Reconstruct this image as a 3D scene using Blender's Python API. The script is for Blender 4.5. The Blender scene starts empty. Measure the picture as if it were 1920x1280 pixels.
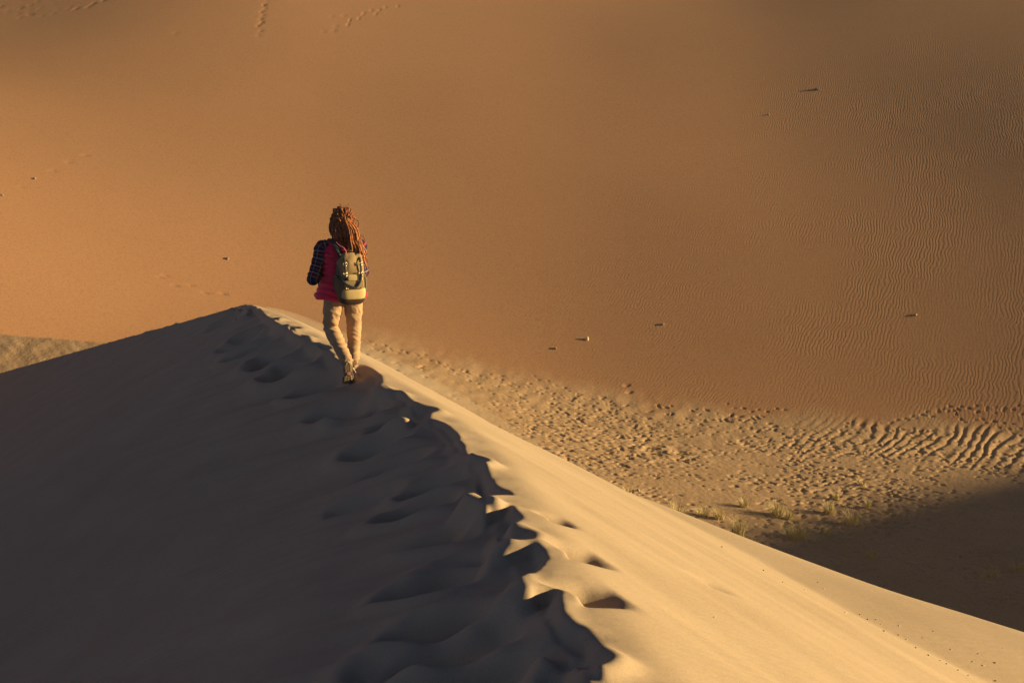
import bpy, bmesh, math, random
import numpy as np
from mathutils import Vector, Matrix

random.seed(7)
rng = np.random.default_rng(11)
scene = bpy.context.scene
COL = scene.collection
R = math.radians

# ------------------------------------------------------------------ camera, sky, sun, exposure
FPX = 1920 * 50.0 / 36.0            # focal length in photo pixels
PITCH = R(13.5)
cam_data = bpy.data.cameras.new("camera")
cam_data.lens = 50.0
cam_data.sensor_width = 36.0
cam_data.clip_start = 0.05
cam_data.clip_end = 3000.0
cam = bpy.data.objects.new("camera", cam_data)
COL.objects.link(cam)
cam.location = (0, 0, 0)
cam.rotation_euler = (R(90) - PITCH, 0, 0)
scene.camera = cam

SUN_EL = R(12.5)
SUN_AZ = R(93.0)                    # clockwise from +Y (the viewing direction)
SUN = Vector((math.sin(SUN_AZ) * math.cos(SUN_EL), math.cos(SUN_AZ) * math.cos(SUN_EL), math.sin(SUN_EL)))

world = bpy.data.worlds.new("World")
scene.world = world
world.use_nodes = True
wn = world.node_tree
bg = wn.nodes["Background"]
sky = wn.nodes.new("ShaderNodeTexSky")
sky.sky_type = 'NISHITA'
sky.sun_disc = False
sky.sun_elevation = SUN_EL
sky.sun_rotation = SUN_AZ
sky.altitude = 2400
sky.air_density = 0.34
sky.dust_density = 0.05
sky.ozone_density = 3.3
wn.links.new(sky.outputs[0], bg.inputs[0])
bg.inputs[1].default_value = 0.05

sun_data = bpy.data.lights.new("sun", 'SUN')
sun_data.energy = 5.0
sun_data.angle = R(0.6)
sun_data.color = (1.0, 0.79, 0.44)
sun = bpy.data.objects.new("sun", sun_data)
COL.objects.link(sun)
sun.rotation_euler = SUN.to_track_quat('Z', 'Y').to_euler()
sun.location = (60, -30, 40)

scene.view_settings.view_transform = 'Standard'
scene.view_settings.look = 'None'
scene.view_settings.exposure = 1.34
scene.view_settings.gamma = 1.0
scene.view_settings.use_curve_mapping = False
scene.render.engine = 'CYCLES'
scene.cycles.max_bounces = 5
scene.cycles.diffuse_bounces = 4

# ------------------------------------------------------------------ helpers
def tag(o, label=None, cat=None, group=None, kind=None):
    if label: o["label"] = label
    if cat: o["category"] = cat
    if group: o["group"] = group
    if kind: o["kind"] = kind
    return o

def empty(name, loc, rz=0.0):
    o = bpy.data.objects.new(name, None)
    o.empty_display_size = 0.1
    COL.objects.link(o)
    o.location = loc
    o.rotation_euler = (0, 0, rz)
    return o

class MB:
    """collects verts, faces and uvs for one mesh"""
    def __init__(s):
        s.v, s.f, s.uv = [], [], []
    def add(s, verts, faces, uvs=None):
        n = len(s.v)
        s.v.extend([tuple(p) for p in verts])
        for k, fc in enumerate(faces):
            s.f.append([i + n for i in fc])
            s.uv.append(uvs[k] if uvs else [(0.0, 0.0)] * len(fc))
        return s
    def mesh(s, name):
        me = bpy.data.meshes.new(name)
        me.from_pydata(s.v, [], s.f)
        l = me.uv_layers.new(name="uv")
        flat = [c for fc in s.uv for p in fc for c in p]
        if len(flat) == 2 * len(me.loops):
            l.data.foreach_set("uv", flat)
        me.update()
        return me
    def build(s, name, mat, parent=None, smooth=True):
        me = s.mesh(name)
        return link(name, me, mat, parent, smooth)

def link(name, me, mat, parent=None, smooth=True):
    o = bpy.data.objects.new(name, me)
    COL.objects.link(o)
    if mat: me.materials.clear(); me.materials.append(mat)
    if smooth:
        me.polygons.foreach_set("use_smooth", [True] * len(me.polygons))
    if parent: o.parent = parent
    return o

def frames(pts, up0):
    pts = [Vector(p) for p in pts]
    n = len(pts)
    T = []
    for i in range(n):
        a, b = pts[max(i - 1, 0)], pts[min(i + 1, n - 1)]
        t = (b - a)
        T.append(t.normalized() if t.length > 1e-9 else Vector((0, 0, 1)))
    up = Vector(up0)
    out = []
    for i in range(n):
        u = up - T[i] * up.dot(T[i])
        if u.length < 1e-5:
            u = T[i].orthogonal()
        u.normalize()
        up = u
        out.append((pts[i], u.cross(T[i]).normalized(), u))   # centre, side, up
    return out

def tube(mb, pts, rad, n=8, up=(0, 1, 0), caps=True, power=2.0, vscale=1.0):
    """loft of (super)ellipses; rad items: r or (r_side, r_up)"""
    fr = frames(pts, up)
    verts, faces, uvs = [], [], []
    L = 0.0
    Ls = []
    for i, (c, s, u) in enumerate(fr):
        if i: L += (c - fr[i - 1][0]).length
        Ls.append(L)
        r = rad[i] if isinstance(rad, list) else rad
        ra, rb = (r if isinstance(r, (list, tuple)) else (r, r))
        for k in range(n):
            a = 2 * math.pi * k / n
            ca, sa = math.cos(a), math.sin(a)
            e = 2.0 / power
            x = math.copysign(abs(ca) ** e, ca) * ra
            y = math.copysign(abs(sa) ** e, sa) * rb
            verts.append(c + s * x + u * y)
    m = len(fr)
    for i in range(m - 1):
        for k in range(n):
            k2 = (k + 1) % n
            faces.append([i * n + k, i * n + k2, (i + 1) * n + k2, (i + 1) * n + k])
            uvs.append([(k / n, Ls[i] * vscale), ((k + 1) / n, Ls[i] * vscale), ((k + 1) / n, Ls[i + 1] * vscale), (k / n, Ls[i + 1] * vscale)])
    if caps:
        faces.append([k for k in range(n)][::-1]); uvs.append([(0, 0)] * n)
        faces.append([(m - 1) * n + k for k in range(n)]); uvs.append([(0, 0)] * n)
    mb.add(verts, faces, uvs)
    return mb

def smooth_path(pts, sub=4):
    """Catmull-Rom through points (any dimension)"""
    P = [np.array(p, float) for p in pts]
    P = [2 * P[0] - P[1]] + P + [2 * P[-1] - P[-2]]
    out = []
    for i in range(1, len(P) - 2):
        for k in range(sub):
            t = k / sub
            p0, p1, p2, p3 = P[i - 1], P[i], P[i + 1], P[i + 2]
            out.append(0.5 * ((2 * p1) + (-p0 + p2) * t + (2 * p0 - 5 * p1 + 4 * p2 - p3) * t * t + (-p0 + 3 * p1 - 3 * p2 + p3) * t ** 3))
    out.append(P[-2])
    return out

def loft(mb, keys, sub=4, n=20, up=(0, 1, 0), caps=True, power=2.0, vscale=1.0):
    """keys: (x,y,z,ra,rb) smoothed"""
    s = smooth_path(keys, sub)
    return tube(mb, [tuple(k[:3]) for k in s], [(max(k[3], .002), max(k[4], .002)) for k in s], n, up, caps, power, vscale)

def ellipsoid(mb, c, r, n=16, m=10, rot=None):
    verts, faces = [], []
    c = Vector(c)
    for i in range(m + 1):
        th = math.pi * i / m
        for k in range(n):
            ph = 2 * math.pi * k / n
            p = Vector((r[0] * math.sin(th) * math.cos(ph), r[1] * math.sin(th) * math.sin(ph), r[2] * math.cos(th)))
            if rot: p = rot @ p
            verts.append(c + p)
    for i in range(m):
        for k in range(n):
            k2 = (k + 1) % n
            faces.append([i * n + k, (i + 1) * n + k, (i + 1) * n + k2, i * n + k2])
    mb.add(verts, faces)

def rounded_box(mb, c, size, r=0.01, rot=None, seg=2):
    bm = bmesh.new()
    bmesh.ops.create_cube(bm, size=1.0)
    for v in bm.verts:
        v.co = Vector((v.co.x * size[0], v.co.y * size[1], v.co.z * size[2]))
    if r > 0:
        bmesh.ops.bevel(bm, geom=list(bm.edges) + list(bm.verts), offset=r, segments=seg, affect='EDGES', profile=0.5)
    bm.verts.index_update()
    vs = []
    for v in bm.verts:
        p = v.co.copy()
        if rot: p = rot @ p
        vs.append(p + Vector(c))
    fs = [[v.index for v in f.verts] for f in bm.faces]
    bm.free()
    mb.add(vs, fs)

def remeshed(mb, name, voxel, smooth=6, factor=0.5):
    """union of everything in mb as one continuous surface"""
    me = mb.mesh(name + "_raw")
    o = bpy.data.objects.new(name + "_raw", me)
    COL.objects.link(o)
    m = o.modifiers.new("remesh", 'REMESH'); m.mode = 'VOXEL'; m.voxel_size = voxel
    if smooth:
        m2 = o.modifiers.new("smooth", 'SMOOTH'); m2.factor = factor; m2.iterations = smooth
    dg = bpy.context.evaluated_depsgraph_get()
    out = bpy.data.meshes.new_from_object(o.evaluated_get(dg))
    out.name = name
    bpy.data.objects.remove(o)
    bpy.data.meshes.remove(me)
    return out

def pn(x, y, seed=0):
    """gradient noise, about -0.7..0.7"""
    x = np.asarray(x, float); y = np.asarray(y, float)
    xi = np.floor(x).astype(np.int64); yi = np.floor(y).astype(np.int64)
    xf = x - xi; yf = y - yi
    def g(ix, iy, dx, dy):
        h = (ix * 374761393 + iy * 668265263 + seed * 974711) & 0xffffffff
        h = ((h ^ (h >> 13)) * 1274126177) & 0xffffffff
        h = h ^ (h >> 16)
        a = h * (2 * math.pi / 4294967296.0)
        return np.cos(a) * dx + np.sin(a) * dy
    u = xf * xf * xf * (xf * (xf * 6 - 15) + 10)
    v = yf * yf * yf * (yf * (yf * 6 - 15) + 10)
    a = g(xi, yi, xf, yf); b = g(xi + 1, yi, xf - 1, yf)
    c = g(xi, yi + 1, xf, yf - 1); d = g(xi + 1, yi + 1, xf - 1, yf - 1)
    return (a + (b - a) * u) * (1 - v) + (c + (d - c) * u) * v

def fbm(x, y, seed=0, octs=3):
    s = 0; a = 1.0; f = 1.0
    for k in range(octs):
        s = s + a * pn(x * f, y * f, seed + k * 17)
        a *= 0.5; f *= 2.03
    return s

def softplus(x, k):
    t = np.asarray(x, float) / k
    return k * np.where(t > 30, t, np.log1p(np.exp(np.minimum(t, 30))))

def sstep(a, b, x):
    t = np.clip((np.asarray(x, float) - a) / (b - a), 0, 1)
    return t * t * (3 - 2 * t)

# ------------------------------------------------------------------ node materials
def new_mat(name, rough=0.9, spec=0.15):
    m = bpy.data.materials.new(name)
    m.use_nodes = True
    b = m.node_tree.nodes["Principled BSDF"]
    b.inputs["Roughness"].default_value = rough
    b.inputs["Specular IOR Level"].default_value = spec
    return m, m.node_tree.nodes, m.node_tree.links, b

def noise_node(N, L, coord, scale, detail=3.0, rough=0.55):
    n = N.new("ShaderNodeTexNoise")
    n.inputs["Scale"].default_value = scale
    n.inputs["Detail"].default_value = detail
    n.inputs["Roughness"].default_value = rough
    L.new(coord, n.inputs["Vector"])
    return n.outputs["Fac"]

def math_node(N, L, op, a, b=None, c=None):
    n = N.new("ShaderNodeMath"); n.operation = op
    for i, v in enumerate((a, b, c)):
        if v is None: continue
        if isinstance(v, (int, float)): n.inputs[i].default_value = v
        else: L.new(v, n.inputs[i])
    return n.outputs[0]

def ramp(N, L, fac, stops):
    r = N.new("ShaderNodeValToRGB")
    e = r.color_ramp.elements
    while len(e) < len(stops): e.new(0.5)
    for i, (p, c) in enumerate(stops):
        e[i].position = p; e[i].color = (c[0], c[1], c[2], 1)
    L.new(fac, r.inputs["Fac"])
    return r.outputs["Color"]

def mix_col(N, L, fac, a, b, mode='MIX'):
    m = N.new("ShaderNodeMix"); m.data_type = 'RGBA'; m.blend_type = mode
    if isinstance(fac, (int, float)): m.inputs[0].default_value = fac
    else: L.new(fac, m.inputs[0])
    for s, v in ((m.inputs[6], a), (m.inputs[7], b)):
        if isinstance(v, tuple): s.default_value = (v[0], v[1], v[2], 1)
        else: L.new(v, s)
    return m.outputs[2]

def sand_mat(name, c_lo, c_hi, big, grain, grain_h, ripple=None, mid=None, blend=None):
    m, N, L, b = new_mat(name, 0.95, 0.08)
    co = N.new("ShaderNodeTexCoord").outputs["Object"]
    n1 = noise_node(N, L, co, big, 5.0, 0.6)
    c = ramp(N, L, n1, [(0.3, c_lo), (0.7, c_hi)])
    fac = None
    if blend:
        ab = N.new("ShaderNodeAttribute"); ab.attribute_name = "floor_f"
        c3 = ramp(N, L, noise_node(N, L, co, 0.25, 5.0, 0.6), [(0.3, blend[0]), (0.7, blend[1])])
        fac = ab.outputs["Fac"]
        c = mix_col(N, L, fac, c, c3)
    n2 = noise_node(N, L, co, grain * 0.7, 2.0, 0.7)
    sp = ramp(N, L, n2, [(0.25, (0.72, 0.70, 0.68)), (0.5, (1, 1, 1)), (0.8, (1.12, 1.12, 1.12))])
    c = mix_col(N, L, 1.0, c, sp, 'MULTIPLY')
    L.new(c, b.inputs["Base Color"])
    h = math_node(N, L, 'MULTIPLY', noise_node(N, L, co, grain, 3.0, 0.65), grain_h)
    if mid:
        hm = math_node(N, L, 'MULTIPLY', noise_node(N, L, co, mid[0], 4.0, 0.6), mid[1])
        if blend: hm = math_node(N, L, 'MULTIPLY', hm, math_node(N, L, 'MULTIPLY_ADD', fac, blend[2], 0.35))
        h = math_node(N, L, 'ADD', h, hm)
    if ripple:
        period, height, dist = ripple
        au = N.new("ShaderNodeAttribute"); au.attribute_name = "ripple_u"
        aa = N.new("ShaderNodeAttribute"); aa.attribute_name = "ripple_a"
        nd = noise_node(N, L, co, dist[0], 3.0, 0.55)
        nd = math_node(N, L, 'MULTIPLY_ADD', nd, dist[1], -0.5 * dist[1])
        u = math_node(N, L, 'ADD', au.outputs["Fac"], nd)
        ph = math_node(N, L, 'MULTIPLY', u, 2 * math.pi / period)
        s = math_node(N, L, 'SINE', ph)
        s2 = math_node(N, L, 'SINE', math_node(N, L, 'MULTIPLY_ADD', ph, 2.0, 0.9))
        s = math_node(N, L, 'MULTIPLY_ADD', s2, 0.22, s)
        am = noise_node(N, L, co, dist[2], 3.0, 0.6)
        am = math_node(N, L, 'MULTIPLY', ramp(N, L, am, [(0.34, (0.15,) * 3), (0.62, (1,) * 3)]), aa.outputs["Fac"])
        s = math_node(N, L, 'MULTIPLY', math_node(N, L, 'MULTIPLY', s, am), height * 0.5)
        h = math_node(N, L, 'ADD', h, s)
    bp = N.new("ShaderNodeBump"); bp.inputs["Strength"].default_value = 1.0; bp.inputs["Distance"].default_value = 1.0
    L.new(h, bp.inputs["Height"]); L.new(bp.outputs[0], b.inputs["Normal"])
    return m

def plain_mat(name, col, rough=0.85, spec=0.2, var=0.25, scale=30.0, bump=0.0, bscale=200.0, metal=0.0, weave=False):
    m, N, L, b = new_mat(name, rough, spec)
    b.inputs["Metallic"].default_value = metal
    co = N.new("ShaderNodeTexCoord").outputs["Object"]
    n1 = noise_node(N, L, co, scale, 4.0, 0.6)
    lo = tuple(c * (1 - var) for c in col); hi = tuple(min(c * (1 + var), 1) for c in col)
    L.new(ramp(N, L, n1, [(0.3, lo), (0.7, hi)]), b.inputs["Base Color"])
    if bump:
        h = math_node(N, L, 'MULTIPLY', noise_node(N, L, co, bscale, 3.0, 0.6), bump)
        bp = N.new("ShaderNodeBump"); bp.inputs["Distance"].default_value = 1.0
        L.new(h, bp.inputs["Height"]); L.new(bp.outputs[0], b.inputs["Normal"])
    return m

# ------------------------------------------------------------------ pixel -> ray (used only to survey where things stand)
CP, SP = math.cos(PITCH), math.sin(PITCH)
def ray(px, py):
    a = (px - 960) / FPX; b = (py - 640) / FPX
    return np.array([a, CP - b * SP, -SP - b * CP])

def cast(px, py, H, t0, t1, steps=4000):
    d = ray(px, py)
    t = np.linspace(t0, t1, steps)
    X, Y, Z = d[0] * t, d[1] * t, d[2] * t
    below = Z <= H(X, Y)
    if not below.any():
        i = int(np.argmin(Z - H(X, Y))); return np.array([X[i], Y[i], Z[i]])   # grazing ray: nearest approach
    i = int(np.argmax(below)); i = max(i, 1)
    lo, hi = t[i - 1], t[i]
    for _ in range(30):
        mm = 0.5 * (lo + hi)
        if d[2] * mm <= float(H(np.array([d[0] * mm]), np.array([d[1] * mm]))[0]): hi = mm
        else: lo = mm
    return np.array([d[0] * hi, d[1] * hi, d[2] * hi])

# ------------------------------------------------------------------ near dune
def smooth1d(ky, kv, sig):
    yy = np.arange(-60, 170, 0.05)
    v = np.interp(yy, ky, kv)
    n = int(sig / 0.05 * 3)
    k = np.exp(-0.5 * (np.arange(-n, n + 1) * 0.05 / sig) ** 2); k /= k.sum()
    return yy, np.convolve(np.pad(v, n, mode='edge'), k, mode='valid')

CY = [-60, -10, 0, 5, 9.8, 14.2, 19.5, 25, 61, 95, 170]
CX = [18, 3.4, 1.3, 0.27, -0.62, -1.62, -2.98, -4.72, -22.7, -39.7, -77]
CZ = [3.0, -0.3, -1.7, -2.42, -3.11, -3.75, -4.52, -5.3, -16.1, -26.4, -49]
_yy, _cx = smooth1d(CY, CX, 0.8)
_, _cz = smooth1d(CY, CZ, 0.45)
# the trodden crest wanders a little from that line
_dw = smooth1d([-60, 5, 6, 7.2, 8.5, 10, 11.5, 13, 14.3, 15.6, 16.8, 18.3, 20, 21.7, 24, 25, 170],
               [-.05, -.05, 0, .08, .2, .36, .45, .45, .33, .15, 0, -.18, -.24, -.16, -.02, 0, 0], 0.3)[1]
_cx = _cx + _dw; _cz = _cz - 0.45 * _dw
def crest_x(y): return np.interp(y, _yy, _cx)
def crest_z(y): return np.interp(y, _yy, _cz)
BY = [-60, 0, 9, 11, 12, 12.8, 14.3, 16.0, 18.3, 20, 22.5, 25, 30, 60, 170]
BW = [22, 16, 7.6, 5.2, 3.8, 2.8, 1.6, 1.3, 1.05, 0.62, 0.38, 0.22, 0.6, 1.5, 2.0]
_bw = np.maximum(smooth1d(BY, BW, 0.35)[1] - _dw, 0.18)
WY = [-60, 5, 8.6, 9.3, 9.56, 9.75, 10.1, 10.8, 11.63, 12.2, 12.8, 14, 170]
WW = [12, 9, 5.6, 4.3, 3.75, 3.35, 3.05, 2.87, 2.72, 2.40, 2.05, 1.9, 1.9]
_ww = smooth1d(WY, WW, 0.15)[1]

def near_base(x, y):
    w = x - crest_x(y)
    zc = crest_z(y)
    wb = np.interp(y, _yy, _bw); wc = np.interp(y, _yy, _ww)
    wp = np.maximum(w, 0)
    drop_r = 0.12 * wp + 0.35 * softplus(wp - 0.34, 0.05) - 0.35 * softplus(-0.34, 0.05) - 0.26 * softplus(wp - wc, 0.02) + (0.40 + 0.12 * sstep(0, 6, wp - wb)) * softplus(wp - wb, 0.10 + 0.10 * sstep(1, 3, wb))
    wl = np.maximum(-w, 0)
    drop_l = 0.545 * wl + 0.04 * softplus(wl - 1.0, 0.8) - 0.04 * softplus(wl - 6, 3) - .08 * softplus(wl - 30, 6)
    return zc - np.where(w > 0, drop_r, drop_l)

# the broken brink of the dune (edge of the shade), surveyed on the photograph from the near end to the far end
BRINK = [(1180,1420),(1150,1350),(1120,1300),(1107,1277),(1093,1247),(1080,1229),(1040,1226),(1060,1226),(1100,1226),(1127,1222),(1130,1210),(1120,1197),(1093,1173),(1067,1160),(1057,1151),(1052,1120),
         (1050,1107),(1043,1098),(1015,1096),(990,1094),(980,1089),(976,1080),(1000,1072),(1017,1057),(1024,1040),(1020,1027),(1005,1017),(970,1014),(953,1011),(945,1003),(957,993),
         (967,980),(978,968),(970,957),(958,945),(933,945),(900,943),(868,941),(866,933),(872,924),(886,921),(897,926),(900,934),(916,930),(940,926),(962,926),(950,917),(928,908),(918,893),(913,880),(900,870),(887,862),
         (875,851),(868,834),(858,826),(862,819),(844,801),(819,787),(804,782),(805,777),(813,773),(799,765),(774,757),(773,751),(768,745),(748,735),(729,731),(712,721),(715,709),(713,702),
         (695,694),(667,691),(650,681),(625,668),(627,664),(613,657),(597,650),(574,634),(549,625),(546,619),(532,610),(512,606),(514,599),(498,591),(492,582),(478,575),(466,567)]
PATCHES = [[(918,1199),(940,1201),(985,1209),(1024,1228),(1000,1227),(970,1216)],
           [(722,778),(745,777),(760,781),(735,781)], [(521,645),(527,640),(537,641),(532,646),(524,648)], [(448,580),(458,576),(464,578),(460,583),(450,584)],
           [(444,573),(452,574),(446,576)], [(424,569),(434,568),(434,571),(426,571)], [(435,583),(440,582),(440,584)]]
# wind-softened pits on the shaded side
LEE_PITS = [(835, 886, .11), (790, 936, .11), (840, 980, .10), (820, 1068, .11), (840, 1138, .09), (880, 1180, .11), (780, 1215, .08), (712, 832, .10), (760, 775, .07), (640, 764, .10),
            (600, 716, .11), (690, 762, .06), (540, 694, .12), (512, 670, .11), (470, 652, .10), (570, 668, .08), (530, 655, .08), (500, 636, .07), (455, 636, .07), (480, 616, .07), (520, 625, .06), (430, 600, .06), (440, 585, .06),
            (745, 862, .06), (640, 700, .06), (905, 1010, .06), (690, 925, .05), (800, 990, .04), (900, 1240, .09), (1000, 1262, .09)]
# pits on the sunlit side
SUN_PITS = [(1040, 970, .17, .13), (1080, 1032, .25, .21), (1105, 1110, .25, .22), (1330, 1095, .2, .05)]
def survey(px, py):
    return cast(px, py, near_base, 3.0, 45.0)
def stoss_ext(x, y):
    w = x - crest_x(y)
    return np.where(w > 0, near_base(x, y), crest_z(y) + 0.12 * np.minimum(-w, 0.15) - 0.12 * np.maximum(-w - 0.15, 0))
def survey_b(px, py): return cast(px, py, stoss_ext, 3.0, 45.0)[:2]
def survey_l(px, py):
    p = cast(px, py, lambda X, Y: near_base(X, Y) + 0.4 * np.maximum(0, -(X - crest_x(Y))) , 3.0, 45.0)
    return p[:2]
_br = [survey_b(*p) for p in BRINK]
_br = [_br[0] + np.array([1.0, -6.0])] + _br + [np.array([float(crest_x(y)), y]) for y in (25.6, 28.0, 40.0)]
_br = np.array(_br)
_pt = [np.array([survey_l(*p) for p in P]) for P in PATCHES]
_wb = np.array([[p[1], p[0] - float(crest_x(p[1]))] for p in _br])
_wt = np.array([max([w for (yy_, w) in _wb if abs(yy_ - y) < 0.28 + 0.02 * max(y - 6, 0)] + [-0.05]) if 3 < y < 27 else 0.0 for y in _yy])
_k = np.exp(-0.5 * (np.arange(-24, 25) / 7.0) ** 2); _k /= _k.sum()
_wt = np.clip(np.convolve(_wt, _k, mode='same'), -0.05, 0.5)
_nt = np.array([min([w for (yy_, w) in _wb if abs(yy_ - y) < 0.05 + 0.012 * max(y - 6, 0)] + [1.0]) if 3 < y < 27 else 1.0 for y in _yy])
_rid = np.clip((np.clip(_wt, -.05, .5) - _nt) / 0.25, 0, 1)
_k = np.exp(-0.5 * (np.arange(-9, 10) / 2.5) ** 2); _k /= _k.sum()
_rid = np.convolve(_rid, _k, mode='same')
def seg_dist(x, y, P, closed=False):
    d = np.full(x.shape, 1e9)
    n = len(P)
    for i in range(n if closed else n - 1):
        a, b = P[i], P[(i + 1) % n]
        e = b - a; l2 = max(float(e @ e), 1e-12)
        t = np.clip(((x - a[0]) * e[0] + (y - a[1]) * e[1]) / l2, 0, 1)
        d = np.minimum(d, (x - a[0] - t * e[0]) ** 2 + (y - a[1] - t * e[1]) ** 2)
    return np.sqrt(d)
def inside(x, y, P):
    c = np.zeros(x.shape, bool)
    n = len(P)
    for i in range(n):
        a, b = P[i], P[(i + 1) % n]
        if a[1] == b[1]: continue
        m = ((a[1] > y) != (b[1] > y)) & (x < (b[0] - a[0]) * (y - a[1]) / (b[1] - a[1]) + a[0])
        c ^= m
    return c
def brink_s(x, y):
    """distance from the brink, positive on the shaded side"""
    xw = x + 0.012 * pn(x * 11, y * 9, 91) + 0.006 * pn(x * 27, y * 22, 92)
    yw = y + 0.014 * pn(x * 10, y * 8, 93)
    poly = np.vstack([_br, [[60.0, 40.0], [60.0, _br[0][1]]]])
    s_ = seg_dist(xw, yw, _br) * np.where(inside(xw, yw, poly), -1, 1)
    for P in _pt:
        c = P.mean(0); r = np.abs(P - c).max() + 0.8
        m = (np.abs(x - c[0]) < r) & (np.abs(y - c[1]) < r)
        if m.any():
            d = seg_dist(xw[m], yw[m], P, True) * np.where(inside(xw[m], yw[m], P), -1, 1)
            s_[m] = np.minimum(s_[m], d)
    return s_
_lp = [(survey(a, b), c) for a, b, c in LEE_PITS]
_sp = [(survey(a, b), c, d) for a, b, c, d in SUN_PITS]
AX = np.array([-0.80, 0.60])         # direction the wind drags the sand down the lee

def near_detail(x, y):
    w = x - crest_x(y)
    z = np.zeros_like(x)
    # chutes and drifts running down the lee from the broken crest
    c = y + 0.85 * w
    lee = sstep(0.02, 0.25, -w) * np.exp(-np.maximum(-w, 0) / 1.25)
    wob = 0.10 * pn(w * 1.3, c * 0.6, 5)
    z += lee * 0.17 * pn((c + wob) * 1.9, w * 0.55, 3)
    z += lee * 0.085 * pn((c + wob) * 4.3, w * 0.8, 4)
    z += 0.05 * sstep(0.5, 3.0, -w) * pn(c * 0.7, w * 0.22, 8)
    # trampled crest: small lumps
    tr = np.exp(-(w / 0.22) ** 2)
    z += 0.030 * tr * pn(x * 3.2, y * 2.6, 21) + 0.010 * tr * pn(x * 9, y * 8, 22)
    # wind streaks on the sunlit slope, lying along the slope
    st = sstep(0.1, 0.8, w) * (1 - 0.75 * sstep(-0.15, 0.1, w - np.interp(y, _yy, _ww)))
    e = w + 0.42 * (y - 9)
    z += st * (0.030 * pn(e * 1.7, (y - 0.2 * w) * 0.35, 31) + 0.010 * pn(e * 4.5, y * 0.7, 32))
    for p, dep in _lp:
        if p is None: continue
        m = (np.abs(y - p[1]) < 2.0) & (np.abs(x - p[0]) < 2.0)
        if not m.any(): continue
        dx, dy = x[m] - p[0], y[m] - p[1]
        grow = 1.0 + 0.02 * max(math.hypot(p[0], p[1]) - 7, 0)
        a = dx * AX[0] + dy * AX[1]; b = -dx * AX[1] + dy * AX[0]
        b = b + 0.03 * pn(x[m] * 4, y[m] * 4, 43)
        la = np.where(a > 0, 0.33, 0.24) * grow
        r = np.sqrt((a / la) ** 2 + (b / (0.17 * grow)) ** 2)
        z[m] -= dep * np.exp(-r ** 3.0) * 1.7
        z[m] += 0.5 * dep * np.exp(-((r - 1.4) / 0.35) ** 2)
        # tail
        z[m] -= dep * 0.3 * np.exp(-(b / (0.13 * grow)) ** 2) * sstep(0.1, .4, a) * np.exp(-np.maximum(a - .3, 0) / .5)
    for p, ln, dep in _sp:
        m = (np.abs(y - p[1]) < 1.2) & (np.abs(x - p[0]) < 1.2)
        dx, dy = x[m] - p[0], y[m] - p[1]
        # crisp lip towards the crest, wall on the sun side left in shade
        xx = dx + 0.02 * pn(x[m] * 9, y[m] * 9, 47); yv = dy + 0.02 * pn(x[m] * 8, y[m] * 8, 48)
        a = xx * 0.90 + yv * 0.43; b = -xx * 0.43 + yv * 0.90
        lip = sstep(-0.30 * ln, -0.20 * ln, a + 0.5 * b * b / ln)
        run = np.clip(1 - np.maximum(a + 0.2 * ln, 0) / (0.95 * ln), 0, 1)
        z[m] -= dep * lip * run ** 1.1 * np.exp(-(np.abs(b) / (0.55 * ln)) ** 2.6)
    return z

def near_h(x, y):
    w = x - crest_x(y)
    z = near_base(x, y) + near_detail(x, y)
    m = (w > -1.6) & (w < 0.9) & (y > 1.0) & (y < 30)
    xm, ym, wm, zm = x[m], y[m], w[m], z[m]
    s_ = brink_s(xm, ym)
    base = near_base(xm, ym); det = zm - base
    top = np.where(wm > 0, base, stoss_ext(xm, ym)) + np.clip(det, -1, 1) * np.where(wm > 0, 1, 0.15)
    fade = sstep(30, 26, ym)
    wt = np.interp(ym, _yy, _wt)
    nearf = sstep(10.2, 8.6, ym)
    bit = (0.040 + 0.025 * nearf + 0.02 * pn(ym * 1.3, ym * 0 + 3.3, 95)) * fade
    flat = crest_z(ym) - 0.12 * wt - bit - (0.17 + 0.07 * nearf) * (wt - wm)
    c_ = ym + 0.85 * wm
    rid = np.interp(c_, _yy, _rid)
    ridge_top = zm + 0.015 + 0.03 * np.exp(-np.maximum(-wm, 0) / 0.25)
    top = np.where(wm > 0, top, np.minimum(top, ridge_top))
    low = (1 - (0.35 + 0.30 * nearf) * rid) * (0.12 * wt + bit + (0.17 + 0.07 * nearf) * wt) * np.exp(-np.maximum(-wm, 0) / 0.9)
    lee_ = zm - low
    kk = 0.03
    floor_ = -kk * np.logaddexp(-flat / kk, -lee_ / kk)
    floor_ = np.where(wm > 0.0, np.minimum(flat, base), floor_) * 1.0
    floor_ = np.where(wm > 0.0, flat + det * 0.5 * sstep(.3, 0, wm), floor_)
    far_l = sstep(-0.5, -1.3, wm)
    floor_ = floor_ * (1 - far_l) + zm * far_l
    wall = top - np.where(wm > 0, 2.0, 1.0) * softplus(s_ - 0.006, 0.006)
    k = 0.008
    out = k * np.logaddexp(wall / k, floor_ / k)
    out = np.where(s_ <= -0.04, top, np.minimum(out, top))
    z = z.copy(); z[m] = out
    return z

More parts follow.
